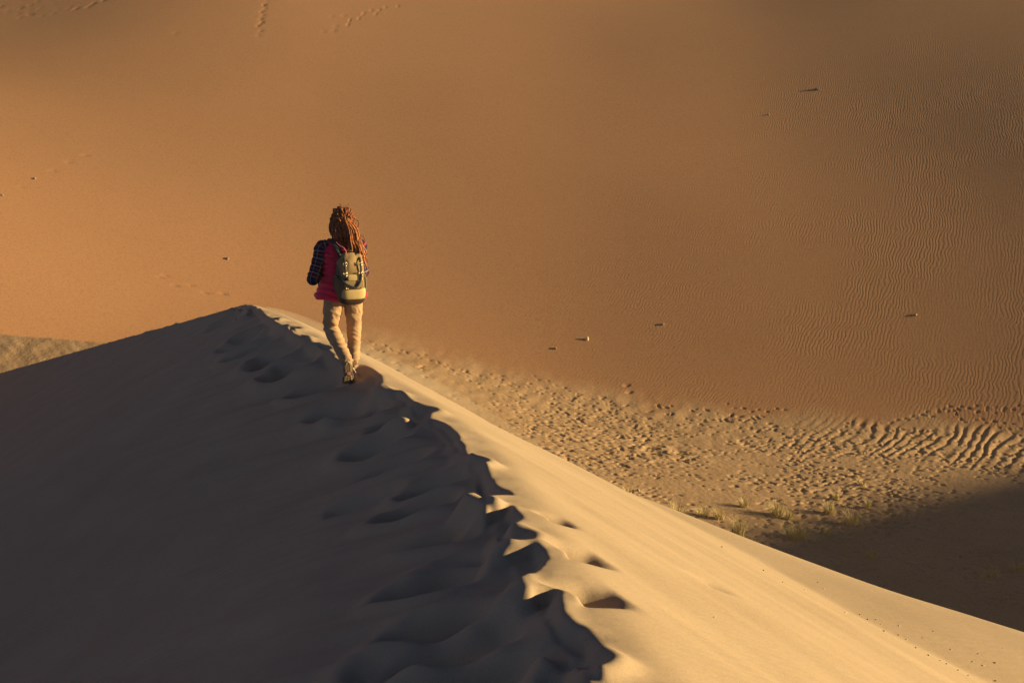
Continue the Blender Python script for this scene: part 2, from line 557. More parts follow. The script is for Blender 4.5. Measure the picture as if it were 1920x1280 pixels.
# ------------------------------------------------------------------ far ground
FX = np.arange(-260, 520, 1.0)
def _profile(xk, vk, sig):
    v = np.interp(FX, xk, vk)
    n = int(3 * sig)
    k = np.exp(-0.5 * (np.arange(-n, n + 1) / sig) ** 2); k /= k.sum()
    return np.convolve(np.pad(v, n, mode='edge'), k, mode='valid')
_fz = _profile([-200, -60, -36, -23, -14, 4, 20, 47, 100, 240], [-31, -31, -30, -28.3, -29, -33.4, -34.9, -35.2, -38, -40], 5)
_gx = _profile([-260, -60, -30, -20, 0, 17, 42, 60, 75, 95, 520], [-.12, -.12, -.12, -.12, -.10, 0.02, 0.14, 0.125, 0.09, -.05, -.30], 5)
_G = np.cumsum(_gx); _G = _G - np.interp(8, FX, _G)
def floor_z(x, y):
    return np.interp(x, FX, _fz) - 0.02 * (np.clip(y, 30, 200) - 120)
def face_z(x, y):
    f = -31.6 + 0.52 * (y - 120) - 0.20 * softplus(y - 168, 8.0)
    left = 0.33 * softplus(-(x + 20), 5.0) * sstep(160, 104, y)
    left = left - 0.16 * softplus(-(x + 34), 6.0) * sstep(142, 176, y)
    return f + np.interp(x, FX, _G) + left
def face_q(x, y):
    return (face_z(x, y) - floor_z(x, y)) / 0.56

SX, SY = SUN.x / SUN.to_2d().length, SUN.y / SUN.to_2d().length
TAN_S = SUN.z / SUN.to_2d().length
def shade_crest():
    # neighbouring dune on the sun's side: crest surveyed from the edge of its shadow on the valley floor
    E = []
    for px, py, l in ((1090, 1068, 320), (1250, 1015, 300), (1560, 950, 270), (1800, 898, 245), (1930, 862, 228)):
        p = cast(px, py, floor_z, 50, 200); E.append((p[0], p[1], l))
    E += [(E[-1][0] + 22, E[-1][1] + 11, 190), (E[-1][0] + 45, E[-1][1] + 20, 140)]
    P = []
    for ex, ey, l in E:
        z = float(floor_z(np.array([ex]), np.array([ey]))[0])
        P.append((ex + SX * l, ey + SY * l, z + TAN_S * l))
    return P
SC = shade_crest()
def side_dune(x, y):
    ys = np.array([-260, -120, -40] + [p[1] for p in SC] + [140, 190]); xs = np.array([400, 360, 330] + [p[0] for p in SC] + [300, 300])
    zs = np.array([-20, 20, 34] + [p[2] for p in SC] + [-60, -75])
    o = np.argsort(ys)
    xc = np.interp(y, ys[o], xs[o]); zc = np.interp(y, ys[o], zs[o])
    w = x - xc
    return zc - np.where(w > 0, 0.42 * w, -0.52 * w)

def far_base(x, y):
    zf = floor_z(x, y)
    q = face_q(x, y) + 1.5 * pn(x * 0.03, y * 0.03, 51)
    z = zf + 0.56 * softplus(q, 2.6)
    z += 0.25 * fbm(x * 0.02, y * 0.02, 52, 2)
    # low ridge behind the far end of the near dune, on the left
    ridge = -24.6 - 0.05 * (x + 36)
    yr = 104 - 0.10 * (x + 36)
    hump = ridge - np.where(y < yr, 0.34 * (yr - y), 0.75 * (y - yr)) - 0.5 * softplus(x + 20, 3)
    z = z + softplus(hump - z, 0.35)
    z = np.maximum(z, side_dune(x, y))
    return z

def survey_far(px, py):
    return cast(px, py, far_base, 60.0, 320.0, 6000)

def add_prints(Z, xs, ys, prints):
    for (px, py, ang, ln, wd, dep) in prints:
        i0, i1 = np.searchsorted(xs, px - 2.2 * ln), np.searchsorted(xs, px + 2.2 * ln)
        j0, j1 = np.searchsorted(ys, py - 2.2 * ln), np.searchsorted(ys, py + 2.2 * ln)
        if i1 - i0 < 2 or j1 - j0 < 2: continue
        gx, gy = np.meshgrid(xs[i0:i1] - px, ys[j0:j1] - py)
        ca, sa = math.cos(ang), math.sin(ang)
        a = gx * ca + gy * sa; b = -gx * sa + gy * ca
        r = np.sqrt((a / ln) ** 2 + (b / wd) ** 2)
        Z[j0:j1, i0:i1] += dep * (-1.25 * np.exp(-r ** 3) + 0.06 * np.exp(-((r - 1.5) / 0.42) ** 2))

def grid_axis(parts):
    out = []
    for a, b, s in parts:
        n = max(1, int(round((b - a) / s)))
        out.append(np.linspace(a, b, n, endpoint=False))
    out.append(np.array([parts[-1][1]]))
    return np.concatenate(out)

def grid_mesh(name, X, Y, Z, mask, mat, attrs=None):
    ny, nx = X.shape
    # analytic-like vertex normals over the whole grid so that neighbouring sheets meet without a seam
    gx = np.gradient(Z, axis=1) / np.gradient(X, axis=1)
    idx = np.arange(nx * ny).reshape(ny, nx)
    quads = np.stack([idx[:-1, :-1], idx[:-1, 1:], idx[1:, 1:], idx[1:, :-1]], -1)
    quads = quads[mask].reshape(-1, 4) if mask is not None else quads.reshape(-1, 4)
    used = np.unique(quads)
    remap = np.full(nx * ny, -1, np.int64); remap[used] = np.arange(len(used))
    V = np.stack([X.ravel(), Y.ravel(), Z.ravel()], -1)[used]
    F = remap[quads]
    me = bpy.data.meshes.new(name)
    me.vertices.add(len(V)); me.vertices.foreach_set("co", V.astype(np.float32).ravel())
    me.loops.add(F.size); me.loops.foreach_set("vertex_index", F.astype(np.int32).ravel())
    me.polygons.add(len(F)); me.polygons.foreach_set("loop_start", np.arange(0, F.size, 4, dtype=np.int32))
    me.update(calc_edges=True)
    me.polygons.foreach_set("use_smooth", np.ones(len(F), bool))
    for an, av in (attrs or {}).items():
        at = me.attributes.new(an, 'FLOAT', 'POINT')
        at.data.foreach_set("value", av.ravel()[used].astype(np.float32))
    o = link(name, me, mat, None, smooth=False)
    return o

# --- materials of the sand
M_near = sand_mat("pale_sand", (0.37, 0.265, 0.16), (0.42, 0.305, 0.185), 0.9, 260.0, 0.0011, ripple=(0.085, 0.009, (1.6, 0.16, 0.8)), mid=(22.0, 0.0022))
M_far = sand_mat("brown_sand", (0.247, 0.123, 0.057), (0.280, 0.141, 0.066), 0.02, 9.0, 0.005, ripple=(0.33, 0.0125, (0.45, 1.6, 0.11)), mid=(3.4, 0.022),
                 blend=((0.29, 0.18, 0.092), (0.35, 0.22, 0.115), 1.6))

# near dune mesh
def near_rows():
    out = [-45.0]
    while out[-1] < 120:
        y = out[-1]
        d = abs(y)
        if y < -6: s = 1.5
        elif y < 3.5: s = 0.07
        elif y < 30: s = 0.013 * max(d / 5.0, 0.8) ** 1.15
        else: s = 0.10 * (d / 30) ** 2
        out.append(y + s)
    return np.array(out)
rows = near_rows()
cols = np.concatenate([-np.geomspace(70, 2.4, 60)[:-1], np.linspace(-2.4, -1.1, 60, endpoint=False), np.linspace(-1.1, 0, 95, endpoint=False),
                       np.linspace(0, 0.75, 62, endpoint=False), np.linspace(0.75, 6.0, 110, endpoint=False), np.geomspace(6.0, 60, 40)])
YY, WWg = np.meshgrid(rows, cols, indexing='ij')
XX = WWg + crest_x(YY)
ZZ = near_h(XX, YY)
for _ in range(3):
    P_ = np.pad(ZZ, 1, mode='edge')
    Bz = (4 * ZZ + 2 * (P_[:-2, 1:-1] + P_[2:, 1:-1] + P_[1:-1, :-2] + P_[1:-1, 2:]) + P_[:-2, :-2] + P_[:-2, 2:] + P_[2:, :-2] + P_[2:, 2:]) / 16
    mk = (sstep(-1.4, -1.0, WWg) * sstep(.74, .6, WWg) * sstep(3, 5, YY) * sstep(26, 20, YY)) * 0.8
    ZZ = ZZ + (Bz - ZZ) * mk
ra = 1.1 * sstep(-0.8, -3.0, WWg) + 0.12
near = grid_mesh("sand_dune", XX, YY, ZZ, None, M_near, {"ripple_u": YY * 0.86 - 0.1 * XX + ZZ * 0.4, "ripple_a": ra})
tag(near, kind="structure")

# far ground mesh
xs = grid_axis([(-170, -110, 6), (-110, -64, 1.2), (-64, -20, 0.26), (-20, 58, 0.10), (58, 84, 0.6), (84, 240, 4.0), (240, 340, 3.0), (340, 470, 10)])
ys = grid_axis([(-130, 40, 6), (40, 72, 1.0), (72, 126, 0.11), (126, 150, 0.26), (150, 192, 0.36), (192, 240, 2.0)])
GX, GY = np.meshgrid(xs, ys)
GZ = far_base(GX, GY)
q = face_q(GX, GY) + 1.5 * pn(GX * 0.03, GY * 0.03, 51)

# the churned belt and the tall ripples at the foot of the far dune
foot = sstep(-9.5, -5, q + 3 * pn(GX * .2, GY * .2, 70)) * sstep(1.5, -2.5, q + 2 * pn(GX * .3, GY * .3, 72))
rgt = sstep(15, 40, GX + 6 * pn(GX * .15, GY * .15, 68))
tall = foot * rgt
ph = GX * 0.95 - GY * 0.68 + 1.1 * pn(GX * 0.22, GY * 0.22, 61) + 0.35 * pn(GX * 0.8, GY * 0.8, 69)
rp = np.sin(ph * 2 * math.pi / 0.95)
GZ += tall * 0.11 * (rp + 0.25 * np.sin(2 * ph * 2 * math.pi / 0.95 + 1.0)) * (0.55 + 0.9 * pn(GX * 0.45, GY * 0.45, 62))
midb = sstep(-13, -4, q) * sstep(3.0, -2.0, q) * sstep(34, 10, GX)
GZ += midb * 0.09 * pn(GX * 0.9 - GY * 0.35, GX * 0.25 + GY * 0.5, 63)
fl = sstep(2.5, -2.5, q)
GZ += fl * 0.02 * fbm(GX * 1.1, GY * 0.9, 64, 3) * sstep(-24, 2, GX)
GZ += fl * sstep(-24, 2, GX) * 0.016 * pn(GX * 3.4, GY * 2.2, 65)
# hummocks in the middle of the valley
pc = survey_far(1200, 845)
hum = np.exp(-(((GX - pc[0]) + 0.5 * (GY - pc[1])) / 5.0) ** 2 - (((GY - pc[1]) - 0.2 * (GX - pc[0])) / 3.5) ** 2)
GZ += hum * 0.22 * fbm(GX * 0.8, GY * 1.1, 66, 3)
# left low ridge: coarse ripples
hl = sstep(-20, -26, GX) * sstep(78, 84, GY) * sstep(105, 103, GY) * sstep(-75, -65, GX)
GZ += hl * (0.022 + 0.07 * sstep(98, 90, GY)) * np.sin((GX * 0.75 + GY * 0.62 + 0.45 * pn(GX * .5, GY * .5, 67) + .2 * pn(GX * 1.5, GY * 1.5, 74)) * 2 * math.pi / 0.62)

prints = []
def trail(pix, step=0.72, dep=0.075, side=0.16, ln=0.165, wd=0.10, skip=0.0):
    P = [survey_far(a, b) for a, b in pix]
    P = [p for p in P if p is not None]
    acc = 0.0; k = 0
    for a, b in zip(P[:-1], P[1:]):
        d = (b - a)[:2]; l = np.linalg.norm(d); t = d / max(l, 1e-6)
        s = acc
        while s < l:
            k += 1
            if random.random() >= skip:
                n = np.array([-t[1], t[0]]) * side * (1 if k % 2 else -1)
                c = a[:2] + t * s + n + np.array([random.gauss(0, .07), random.gauss(0, .07)])
                prints.append((c[0], c[1], math.atan2(t[1], t[0]) + random.gauss(0, .25), ln * random.uniform(.85, 1.2), wd * random.uniform(.85, 1.2), dep * random.uniform(.7, 1.2)))
            s += step * random.uniform(.85, 1.15)
        acc = s - l
random.seed(19)
for tr_ in [
    [(690, 640), (760, 660), (850, 690), (960, 720), (1060, 745), (1150, 775), (1250, 800)],
    [(700, 655), (790, 665), (870, 705), (930, 740), (1010, 770), (1100, 800), (1200, 830), (1330, 880)],
    [(1000, 705), (1050, 725), (1110, 750), (1180, 775), (1260, 795), (1350, 800)],
    [(880, 750), (930, 770), (1000, 790), (1100, 800), (1180, 815), (1290, 815), (1400, 805), (1500, 800)],
    [(1250, 860), (1330, 855), (1420, 835), (1500, 815), (1590, 800), (1680, 790), (1760, 768), (1850, 762), (1919, 775)],
    [(1360, 850), (1440, 840), (1540, 820), (1640, 800)],
    [(1700, 785), (1790, 765), (1800, 790), (1870, 790), (1919, 800)],
    [(1780, 764), (1860, 772), (1919, 760)], [(1830, 775), (1880, 800), (1919, 820)],
    [(1360, 760), (1420, 770), (1480, 765)],
    [(980, 850), (1060, 880), (1150, 890), (1250, 890), (1330, 915), (1420, 925)],
    [(1080, 850), (1150, 860), (1240, 880), (1300, 895), (1400, 900), (1500, 890)],
    [(1160, 790), (1280, 830), (1380, 860), (1480, 880), (1600, 900)],
    [(1450, 800), (1500, 840), (1520, 890), (1500, 930)]]:
    trail(tr_)
for tr_ in [[(505, -10), (492, 20), (488, 45), (485, 72)], ]:
    trail(tr_, step=1.1, dep=0.15, side=0.12, ln=0.26, wd=0.19)
for tr_ in [[(-10, 38), (60, 24), (120, 14), (230, -2)], [(-10, 30), (50, 10), (90, 0)], [(0, 15), (130, 20), (190, 4)], [(20, 32), (100, 27), (170, 12)],
            [(596, 40), (650, 26), (700, 22), (745, 10)], [(610, 62), (680, 30), (720, 20)], [(300, 525), (350, 535), (420, 555)], [(310, 520), (380, 550)]]:
    trail(tr_, step=1.3, dep=0.09, side=0.3, ln=0.26, wd=0.17, skip=0.25)
for a, b in [(128, 304), (160, 291), (100, 320), (40, 350), (330, 62), (1175, 722), (1180, 735)]:
    p = survey_far(a, b)
    prints.append((p[0], p[1], 0.3, 0.30, 0.18, 0.09))
# the trampled floor
nP = 0
while nP < 5600:
    x, y = random.uniform(-14, 60), random.uniform(76, 140)
    qq = float(face_q(np.array([x]), np.array([y]))[0])
    if qq > -0.5 or qq < -52: continue
    dens = 0.46 + 1.1 * float(pn(np.array([x * .10]), np.array([y * .13]), 71)[0]) + 0.6 * float(pn(np.array([x * .35]), np.array([y * .35]), 73)[0])
    if x < 8: dens *= 0.25 + 0.75 * max(0, (x + 14) / 22)
    dens *= 1.0 if qq < -4 else 0.5
    if random.random() > dens: continue
    nP += 1
    big = random.random() < 0.25
    prints.append((x, y, random.gauss(0.05, 0.45), random.uniform(.12, .25) * (1.35 if big else 1), random.uniform(.07, .11) * (1.25 if big else 1), random.uniform(.06, .135) * (1.2 if big else 1)))
add_prints(GZ, xs, ys, prints)

rip_u = GX - (GY - 130) * (0.74 - 0.0085 * np.clip(GX, -40, 70))
rip_a = sstep(-1.5, 2.0, q) * sstep(-22, 12, GX) * sstep(78, 40, q + 0.15 * (40 - GX)) * (0.45 + 0.55 * sstep(0, 45, GX))
rip_a = np.maximum(rip_a, 0.6 * hl)
qf = 0.25 * (q[:-1, :-1] + q[1:, :-1] + q[:-1, 1:] + q[1:, 1:])
side_m = (side_dune(GX, GY) >= GZ - 0.3)[:-1, :-1] & (GX[:-1, :-1] > 62)
ff = sstep(2.5, -2.5, q + 2.2 * fbm(GX * 0.22, GY * 0.22, 77, 3) + 0.8 * pn(GX * 1.3, GY * 1.3, 78)) * sstep(-26, -6, GX)
ff = np.maximum(ff, sstep(-20, -26, GX) * sstep(108, 103, GY + 0.1 * (GX + 36)))
A = {"ripple_u": rip_u, "ripple_a": rip_a, "floor_f": ff}
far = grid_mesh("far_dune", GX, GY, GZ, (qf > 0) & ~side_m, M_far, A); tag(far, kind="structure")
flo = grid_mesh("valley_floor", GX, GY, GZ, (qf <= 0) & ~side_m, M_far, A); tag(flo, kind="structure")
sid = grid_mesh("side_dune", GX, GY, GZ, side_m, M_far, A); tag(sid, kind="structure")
# thin airborne dust
hz_me = bpy.data.meshes.new("haze")
bmh = bmesh.new(); bmesh.ops.create_cube(bmh, size=1.0)
_z0, _z1 = float(GZ.min()) - 1.5, float(max(GZ.max(), 3.0)) + 2.0
for v in bmh.verts:
    v.co = Vector((v.co.x * 665 + 150, v.co.y * 390 + 55, _z0 + (v.co.z + 0.5) * (_z1 - _z0)))
bmh.to_mesh(hz_me); bmh.free()
M_haze = bpy.data.materials.new("dusty_air"); M_haze.use_nodes = True
hn = M_haze.node_tree
hn.nodes.clear()
ho = hn.nodes.new("ShaderNodeOutputMaterial"); hv = hn.nodes.new("ShaderNodeVolumePrincipled")
hv.inputs["Color"].default_value = (0.95, 0.82, 0.62, 1)
hv.inputs["Density"].default_value = 0.0003
hv.inputs["Anisotropy"].default_value = 0.0
hn.links.new(hv.outputs[0], ho.inputs["Volume"])
hz = link("haze", hz_me, M_haze, None, smooth=False); tag(hz, kind="stuff")
# sand lifted by the wind along the brow
bs = MB()
ys_ = np.linspace(24.6, 13.6, 26)
pb = []
for y_ in ys_:
    w_ = float(np.interp(y_, _yy, _bw)); x_ = float(crest_x(y_)) + w_
    pb.append((x_, y_, float(near_h(np.array([x_]), np.array([y_]))[0]) + 0.015))
nb = len(pb)
tube(bs, pb, [(0.26 * math.sin(math.pi * (i + .6) / (nb + .2)) ** .5, 0.075 * math.sin(math.pi * (i + .6) / (nb + .2)) ** .5) for i in range(nb)], 16, up=(0, 0, 1))
M_blow = bpy.data.materials.new("blown_sand"); M_blow.use_nodes = True
bn = M_blow.node_tree; bn.nodes.clear()
bo = bn.nodes.new("ShaderNodeOutputMaterial"); bv = bn.nodes.new("ShaderNodeVolumePrincipled")
bv.inputs["Color"].default_value = (0.95, 0.80, 0.56, 1); bv.inputs["Density"].default_value = 0.38
bn.links.new(bv.outputs[0], bo.inputs["Volume"])
blow = bs.build("blown_sand", M_blow, None, True); tag(blow, kind="stuff")
# ------------------------------------------------------------------ the hiker
def ground_near(x, y): return float(near_h(np.array([x]), np.array([y]))[0])
HX, HY = -1.878, 15.43
HZ = -4.095
HS = 1.10
HYAW = R(18)
M_skin = plain_mat("skin", (0.45, 0.27, 0.18), 0.6, 0.3, 0.1)
M_vest = plain_mat("red_quilt", (0.78, 0.006, 0.050), 0.55, 0.35, 0.12, 12.0, 0.0025, 90.0)
M_trouser = plain_mat("khaki_cotton", (0.37, 0.225, 0.115), 0.9, 0.12, 0.10, 14.0, 0.0012, 420.0)
M_dread = plain_mat("auburn_hair", (0.17, 0.050, 0.011), 0.6, 0.25, 0.8, 42.0, 0.004, 140.0)
M_canvas = plain_mat("olive_canvas", (0.25, 0.162, 0.070), 0.9, 0.12, 0.10, 12.0, 0.0008, 600.0)
M_canvas_l = plain_mat("pale_canvas", (0.44, 0.315, 0.125), 0.9, 0.12, 0.08, 12.0, 0.0008, 600.0)
M_canvas_d = plain_mat("grey_canvas", (0.125, 0.090, 0.052), 0.9, 0.12, 0.10, 12.0, 0.0008, 600.0)
M_leather = plain_mat("dark_leather", (0.035, 0.018, 0.011), 0.5, 0.4, 0.3, 40.0, 0.001, 300.0)
M_strap = plain_mat("black_webbing", (0.02, 0.022, 0.026), 0.75, 0.2, 0.2, 60.0)
M_metal = plain_mat("worn_brass", (0.55, 0.42, 0.24), 0.35, 0.5, 0.15, 60.0, metal=1.0)
M_boot = plain_mat("brown_suede", (0.26, 0.165, 0.09), 0.85, 0.2, 0.2, 25.0, 0.0015, 200.0)
M_sole = plain_mat("dusty_rubber", (0.27, 0.185, 0.10), 0.9, 0.15, 0.3, 35.0, 0.002, 160.0)
M_pink = plain_mat("faded_red_rubber", (0.36, 0.15, 0.10), 0.8, 0.2, 0.15, 30.0)
M_cord = plain_mat("pink_cord", (0.55, 0.24, 0.20), 0.7, 0.2, 0.1)
M_eye = plain_mat("eye_white", (0.75, 0.72, 0.68), 0.2, 0.5, 0.05)

def plaid_mat():
    m, N, L, b = new_mat("plaid_flannel", 0.9, 0.1)
    uvn = N.new("ShaderNodeUVMap"); uvn.uv_map = "uv"
    sep = N.new("ShaderNodeSeparateXYZ"); L.new(uvn.outputs[0], sep.inputs[0])
    def stripe(sock, freq, off, lo):
        f = math_node(N, L, 'FRACT', math_node(N, L, 'MULTIPLY_ADD', sock, freq, off))
        return math_node(N, L, 'GREATER_THAN', f, lo)
    u, v = sep.outputs[0], sep.outputs[1]
    c = mix_col(N, L, stripe(v, 13.0, 0.1, 0.55), (0.012, 0.013, 0.030), (0.045, 0.010, 0.016))
    c = mix_col(N, L, math_node(N, L, 'MULTIPLY', stripe(u, 6.0, 0.3, 0.55), 0.6), c, (0.014, 0.016, 0.036))
    c = mix_col(N, L, math_node(N, L, 'MULTIPLY', stripe(v, 13.0, 0.55, 0.90), 0.5), c, (0.30, 0.28, 0.30))
    c = mix_col(N, L, math_node(N, L, 'MULTIPLY', stripe(u, 6.0, 0.8, 0.92), 0.45), c, (0.30, 0.28, 0.30))
    c = mix_col(N, L, math_node(N, L, 'MULTIPLY', stripe(v, 13.0, 0.05, 0.90), 0.7), c, (0.34, 0.04, 0.05))
    L.new(c, b.inputs["Base Color"])
    return m
M_plaid = plaid_mat()

person = empty("person", (HX, HY, HZ), HYAW)
person.scale = (HS, HS, HS)
tag(person, "hiker with auburn dreadlocks, red vest and khaki trousers walking away along the dune crest", "person")
person["label"] = "hiker with auburn dreadlocks, red vest and khaki trousers walking away along the dune crest"

# --- joints
HIP = {1: Vector((0.105, 0.0, 0.89)), -1: Vector((-0.085, 0.0, 0.89))}
KNEE = {1: Vector((0.135, 0.11, 0.51)), -1: Vector((-0.108, 0.115, 0.485))}
ANK = {1: Vector((0.128, 0.15, 0.135)), -1: Vector((-0.010, -0.190, 0.190))}
SHO = {1: Vector((0.185, 0.03, 1.335)), -1: Vector((-0.180, 0.02, 1.335))}
ELB = {1: Vector((0.225, 0.06, 1.04)), -1: Vector((-0.300, -0.035, 1.02))}
WRI = {1: Vector((0.12, 0.26, 1.16)), -1: Vector((-0.14, 0.22, 1.14))}
HEAD = Vector((0.03, 0.055, 1.57))

# --- body: one continuous surface
mb = MB()
loft(mb, [(0.01, 0, .84, .13, .09), (0.01, 0, .92, .155, .10), (0.01, .0, 1.04, .125, .085), (0.01, .02, 1.20, .15, .10), (0.01, .03, 1.32, .15, .085), (0.015, .035, 1.39, .06, .055), (0.02, .045, 1.46, .05, .052), (0.025, .05, 1.50, .05, .055)])
for s in (1, -1):
    loft(mb, [(*HIP[s], .085, .085), (*HIP[s].lerp(KNEE[s], .5), .07, .07), (*KNEE[s], .05, .052), (*KNEE[s].lerp(ANK[s], .3), .052, .055), (*KNEE[s].lerp(ANK[s], .75), .036, .038), (*ANK[s], .034, .036)], n=12)
    loft(mb, [(*SHO[s], .045, .045), (*SHO[s].lerp(ELB[s], .5), .040, .040), (*ELB[s], .033, .033), (*ELB[s].lerp(WRI[s], .35), .034, .034), (*WRI[s], .022, .024)], n=12)
    # hand gripping the shoulder strap: palm, four curled fingers, thumb
    w = WRI[s]; a = (w - ELB[s]).normalized()
    inw = Vector((-s, 0.1, 0)).normalized()
    side = a.cross(inw).normalized()
    palm = w + a * .045
    tube(mb, [w, w + a * .03, w + a * .085], [(.026, .018), (.034, .015), (.038, .014)], 12, up=inw)
    for k in range(4):
        ln = (.9, 1.0, .95, .75)[k]
        b0 = w + a * .078 + side * (.027 - .018 * k)
        tube(mb, [b0, b0 + a * .030 * ln, b0 + a * .045 * ln + inw * .020 * ln, b0 + a * .030 * ln + inw * .042 * ln], [.0095, .009, .0085, .007], 8, up=side)
    b0 = w + a * .025 + side * .024
    tube(mb, [b0, b0 + side * .018 + a * .020 + inw * .012, b0 + side * .012 + a * .045 + inw * .034], [.011, .010, .008], 8, up=inw)
ellipsoid(mb, HEAD, (.076, .095, .112))
ellipsoid(mb, HEAD + Vector((0, .045, -.065)), (.052, .055, .055))
ellipsoid(mb, HEAD + Vector((0, .085, .035)), (.050, .020, .020))
tube(mb, [HEAD + Vector((0, .088, .020)), HEAD + Vector((0, .108, -.018)), HEAD + Vector((0, .098, -.030))], [.009, .015, .011], 8, up=(1, 0, 0))
ellipsoid(mb, HEAD + Vector((0, .088, -.058)), (.026, .013, .009))
ellipsoid(mb, HEAD + Vector((0, .078, -.095)), (.024, .020, .018))
for s in (1, -1):
    ellipsoid(mb, HEAD + Vector((s * .078, .0, -.005)), (.012, .022, .032))
me = remeshed(mb, "body", 0.0065, 4)
body = link("body", me, M_skin, person)
for s in (1, -1):
    e = MB(); ellipsoid(e, HEAD + Vector((s * .032, .083, .010)), (.013, .011, .010), 10, 8)
    e.build("eye", M_eye, person)

def displace_mesh(me, fn):
    n = len(me.vertices)
    co = np.empty(n * 3); me.vertices.foreach_get("co", co); co = co.reshape(-1, 3)
    no = np.empty(n * 3); me.vertices.foreach_get("normal", no); no = no.reshape(-1, 3)
    d = fn(co)
    co = co + no * d[:, None]
    me.vertices.foreach_set("co", co.ravel()); me.update()

# --- trousers
mb = MB()
loft(mb, [(0.01, 0.0, 1.0, .145, .105), (0.01, -.005, .93, .185, .130), (0.01, -.015, .86, .205, .140), (0.01, -.01, .78, .195, .125)], n=28, power=2.3)
for s in (1, -1):
    h, k, a = HIP[s] + Vector((s * 0.0, -.005, -.03)), KNEE[s], ANK[s]
    up = Vector((0, 1, 0))
    sh = (a - k).normalized()
    loft(mb, [(*(h + Vector((0, 0, .04))), .095, .105), (*h.lerp(k, .35), .100, .104), (*h.lerp(k, .7), .086, .090), (*(k + Vector((0, .008, 0))), .076, .078),
              (*k.lerp(a, .3), .073, .076), (*k.lerp(a, .62), .067, .070), (*k.lerp(a, .88), .064, .066), (*(a + sh * .015), .066, .070)], n=22, up=(0, 1, 0), sub=5)
me = remeshed(mb, "trousers", 0.0075, 5)
def folds(co):
    x, y, z = co[:, 0], co[:, 1], co[:, 2]
    d = 0.006 * pn(x * 9 + y * 5, z * 16 - y * 6, 101)
    # folds: knees, hems, seat
    left = x < 0.02
    kz = np.where(left, 0.50, 0.46)
    kn = np.exp(-((z - kz) / 0.12) ** 2)
    d += 0.009 * kn * (1 - np.abs(pn(x * 3 + 3, z * 17 + x * 9 + y * 7, 102)) * 3.0)
    hm = np.exp(-((z - np.where(left, 0.32, 0.22)) / 0.10) ** 2)
    d += 0.010 * hm * (1 - np.abs(pn(x * 4, z * 26 + x * 7 * np.where(left, 1, -1), 103)) * 3.0)
    st = np.exp(-((z - 0.78) / 0.06) ** 2) * np.exp(-((x - 0.01) / 0.13) ** 2)
    d += 0.014 * st * (1 - np.abs(pn(np.abs(x - .01) * 14 + z * 14, z * 8, 104)) * 3.2)
    th = np.exp(-((z - 0.64) / 0.09) ** 2)
    d += 0.008 * th * (1 - np.abs(pn(x * 7 - z * 7, z * 9 + x * 14, 105)) * 3.0)
    return d - 0.004
displace_mesh(me, folds)
trousers = link("trousers", me, M_trouser, person)
# back pockets and belt loops
for s in (1, -1):
    p = MB(); rounded_box(p, (0.01 + s * .095, -.128, .865), (.105, .014, .10), .005, Matrix.Rotation(-s * .38, 3, 'Z'))
    p.build("pocket", M_trouser, trousers)

# --- shirt: sleeves, tail, collar
mb = MB()
for s in (1, -1):
    a, b, c = SHO[s], ELB[s], WRI[s]
    ks = [(*(a + Vector((-s * .05, 0, .012))), .055, .060), (*(a + Vector((s * .012, 0, -.008))), .068, .070), (*a.lerp(b, .3), .068, .070), (*a.lerp(b, .7), .061, .063), (*(b + Vector((s * .004, -.006, 0))), .058, .058),
          (*b.lerp(c, .3), .055, .055), (*b.lerp(c, .7), .047, .047), (*c, .038, .038)]
    sp = smooth_path(ks, 6)
    rr = []
    for i, k in enumerate(sp):
        t = i / (len(sp) - 1)
        wr = 0.004 * math.sin(i * 1.9 + s) + 0.006 * math.exp(-((t - .55) / .12) ** 2) * math.sin(i * 3.1)
        rr.append((k[3] + wr, k[4] + wr * .7))
    tube(mb, [k[:3] for k in sp], rr, 24, up=(0, 1, 0))
loft(mb, [(0.0, -.005, .90, .185, .135), (-.005, -.005, .82, .21, .150), (-.01, -.01, .785, .225, .158)], n=32, caps=False, power=2.4)
shirt = mb.build("shirt", M_plaid, person)

# --- quilted vest
keys = [(-.018, -.005, .815, .262, .178), (-.014, -.005, .87, .245, .170), (-.005, 0, .95, .212, .156), (0.0, .005, 1.05, .194, .146), (.004, .015, 1.16, .198, .148), (.006, .022, 1.26, .198, .142), (.008, .025, 1.325, .178, .122),
        (.012, .030, 1.372, .128, .098), (.016, .036, 1.405, .088, .080), (.020, .042, 1.44, .078, .074), (.024, .046, 1.475, .076, .072)]
sp = smooth_path(keys, 12)
mb = MB()
verts, faces = [], []
nn = 56
for i, k in enumerate(sp):
    for j in range(nn):
        a = 2 * math.pi * j / nn
        ca, sa = math.cos(a), math.sin(a); e = 2 / 2.35
        zz = k[2] + 0.012 * math.sin(a * 2 + 1) + 0.006 * math.sin(a * 5)
        ph = (k[2] + 0.010 * math.sin(a * 3 + .5)) / 0.058 * math.pi
        puff = 0.024 * abs(math.sin(ph)) ** 0.55 - 0.012
        puff += 0.006 * float(pn(np.array([a * 4.0]), np.array([k[2] * 26]), 111)[0])
        if k[2] > 1.40: puff *= 0.5
        verts.append((k[0] + math.copysign(abs(ca) ** e, ca) * (k[3] + puff), k[1] + math.copysign(abs(sa) ** e, sa) * (k[4] + puff), zz))
for i in range(len(sp) - 1):
    for j in range(nn):
        j2 = (j + 1) % nn
        faces.append([i * nn + j, i * nn + j2, (i + 1) * nn + j2, (i + 1) * nn + j])
# inner hem
n0 = len(verts)
for j in range(nn):
    v = verts[j]; verts.append((v[0] * .93, v[1] * .93, v[2] + .01))
for j in range(nn):
    j2 = (j + 1) % nn
    faces.append([n0 + j, n0 + j2, j2, j])
mb.add(verts, faces)
vest = mb.build("vest", M_vest, person)

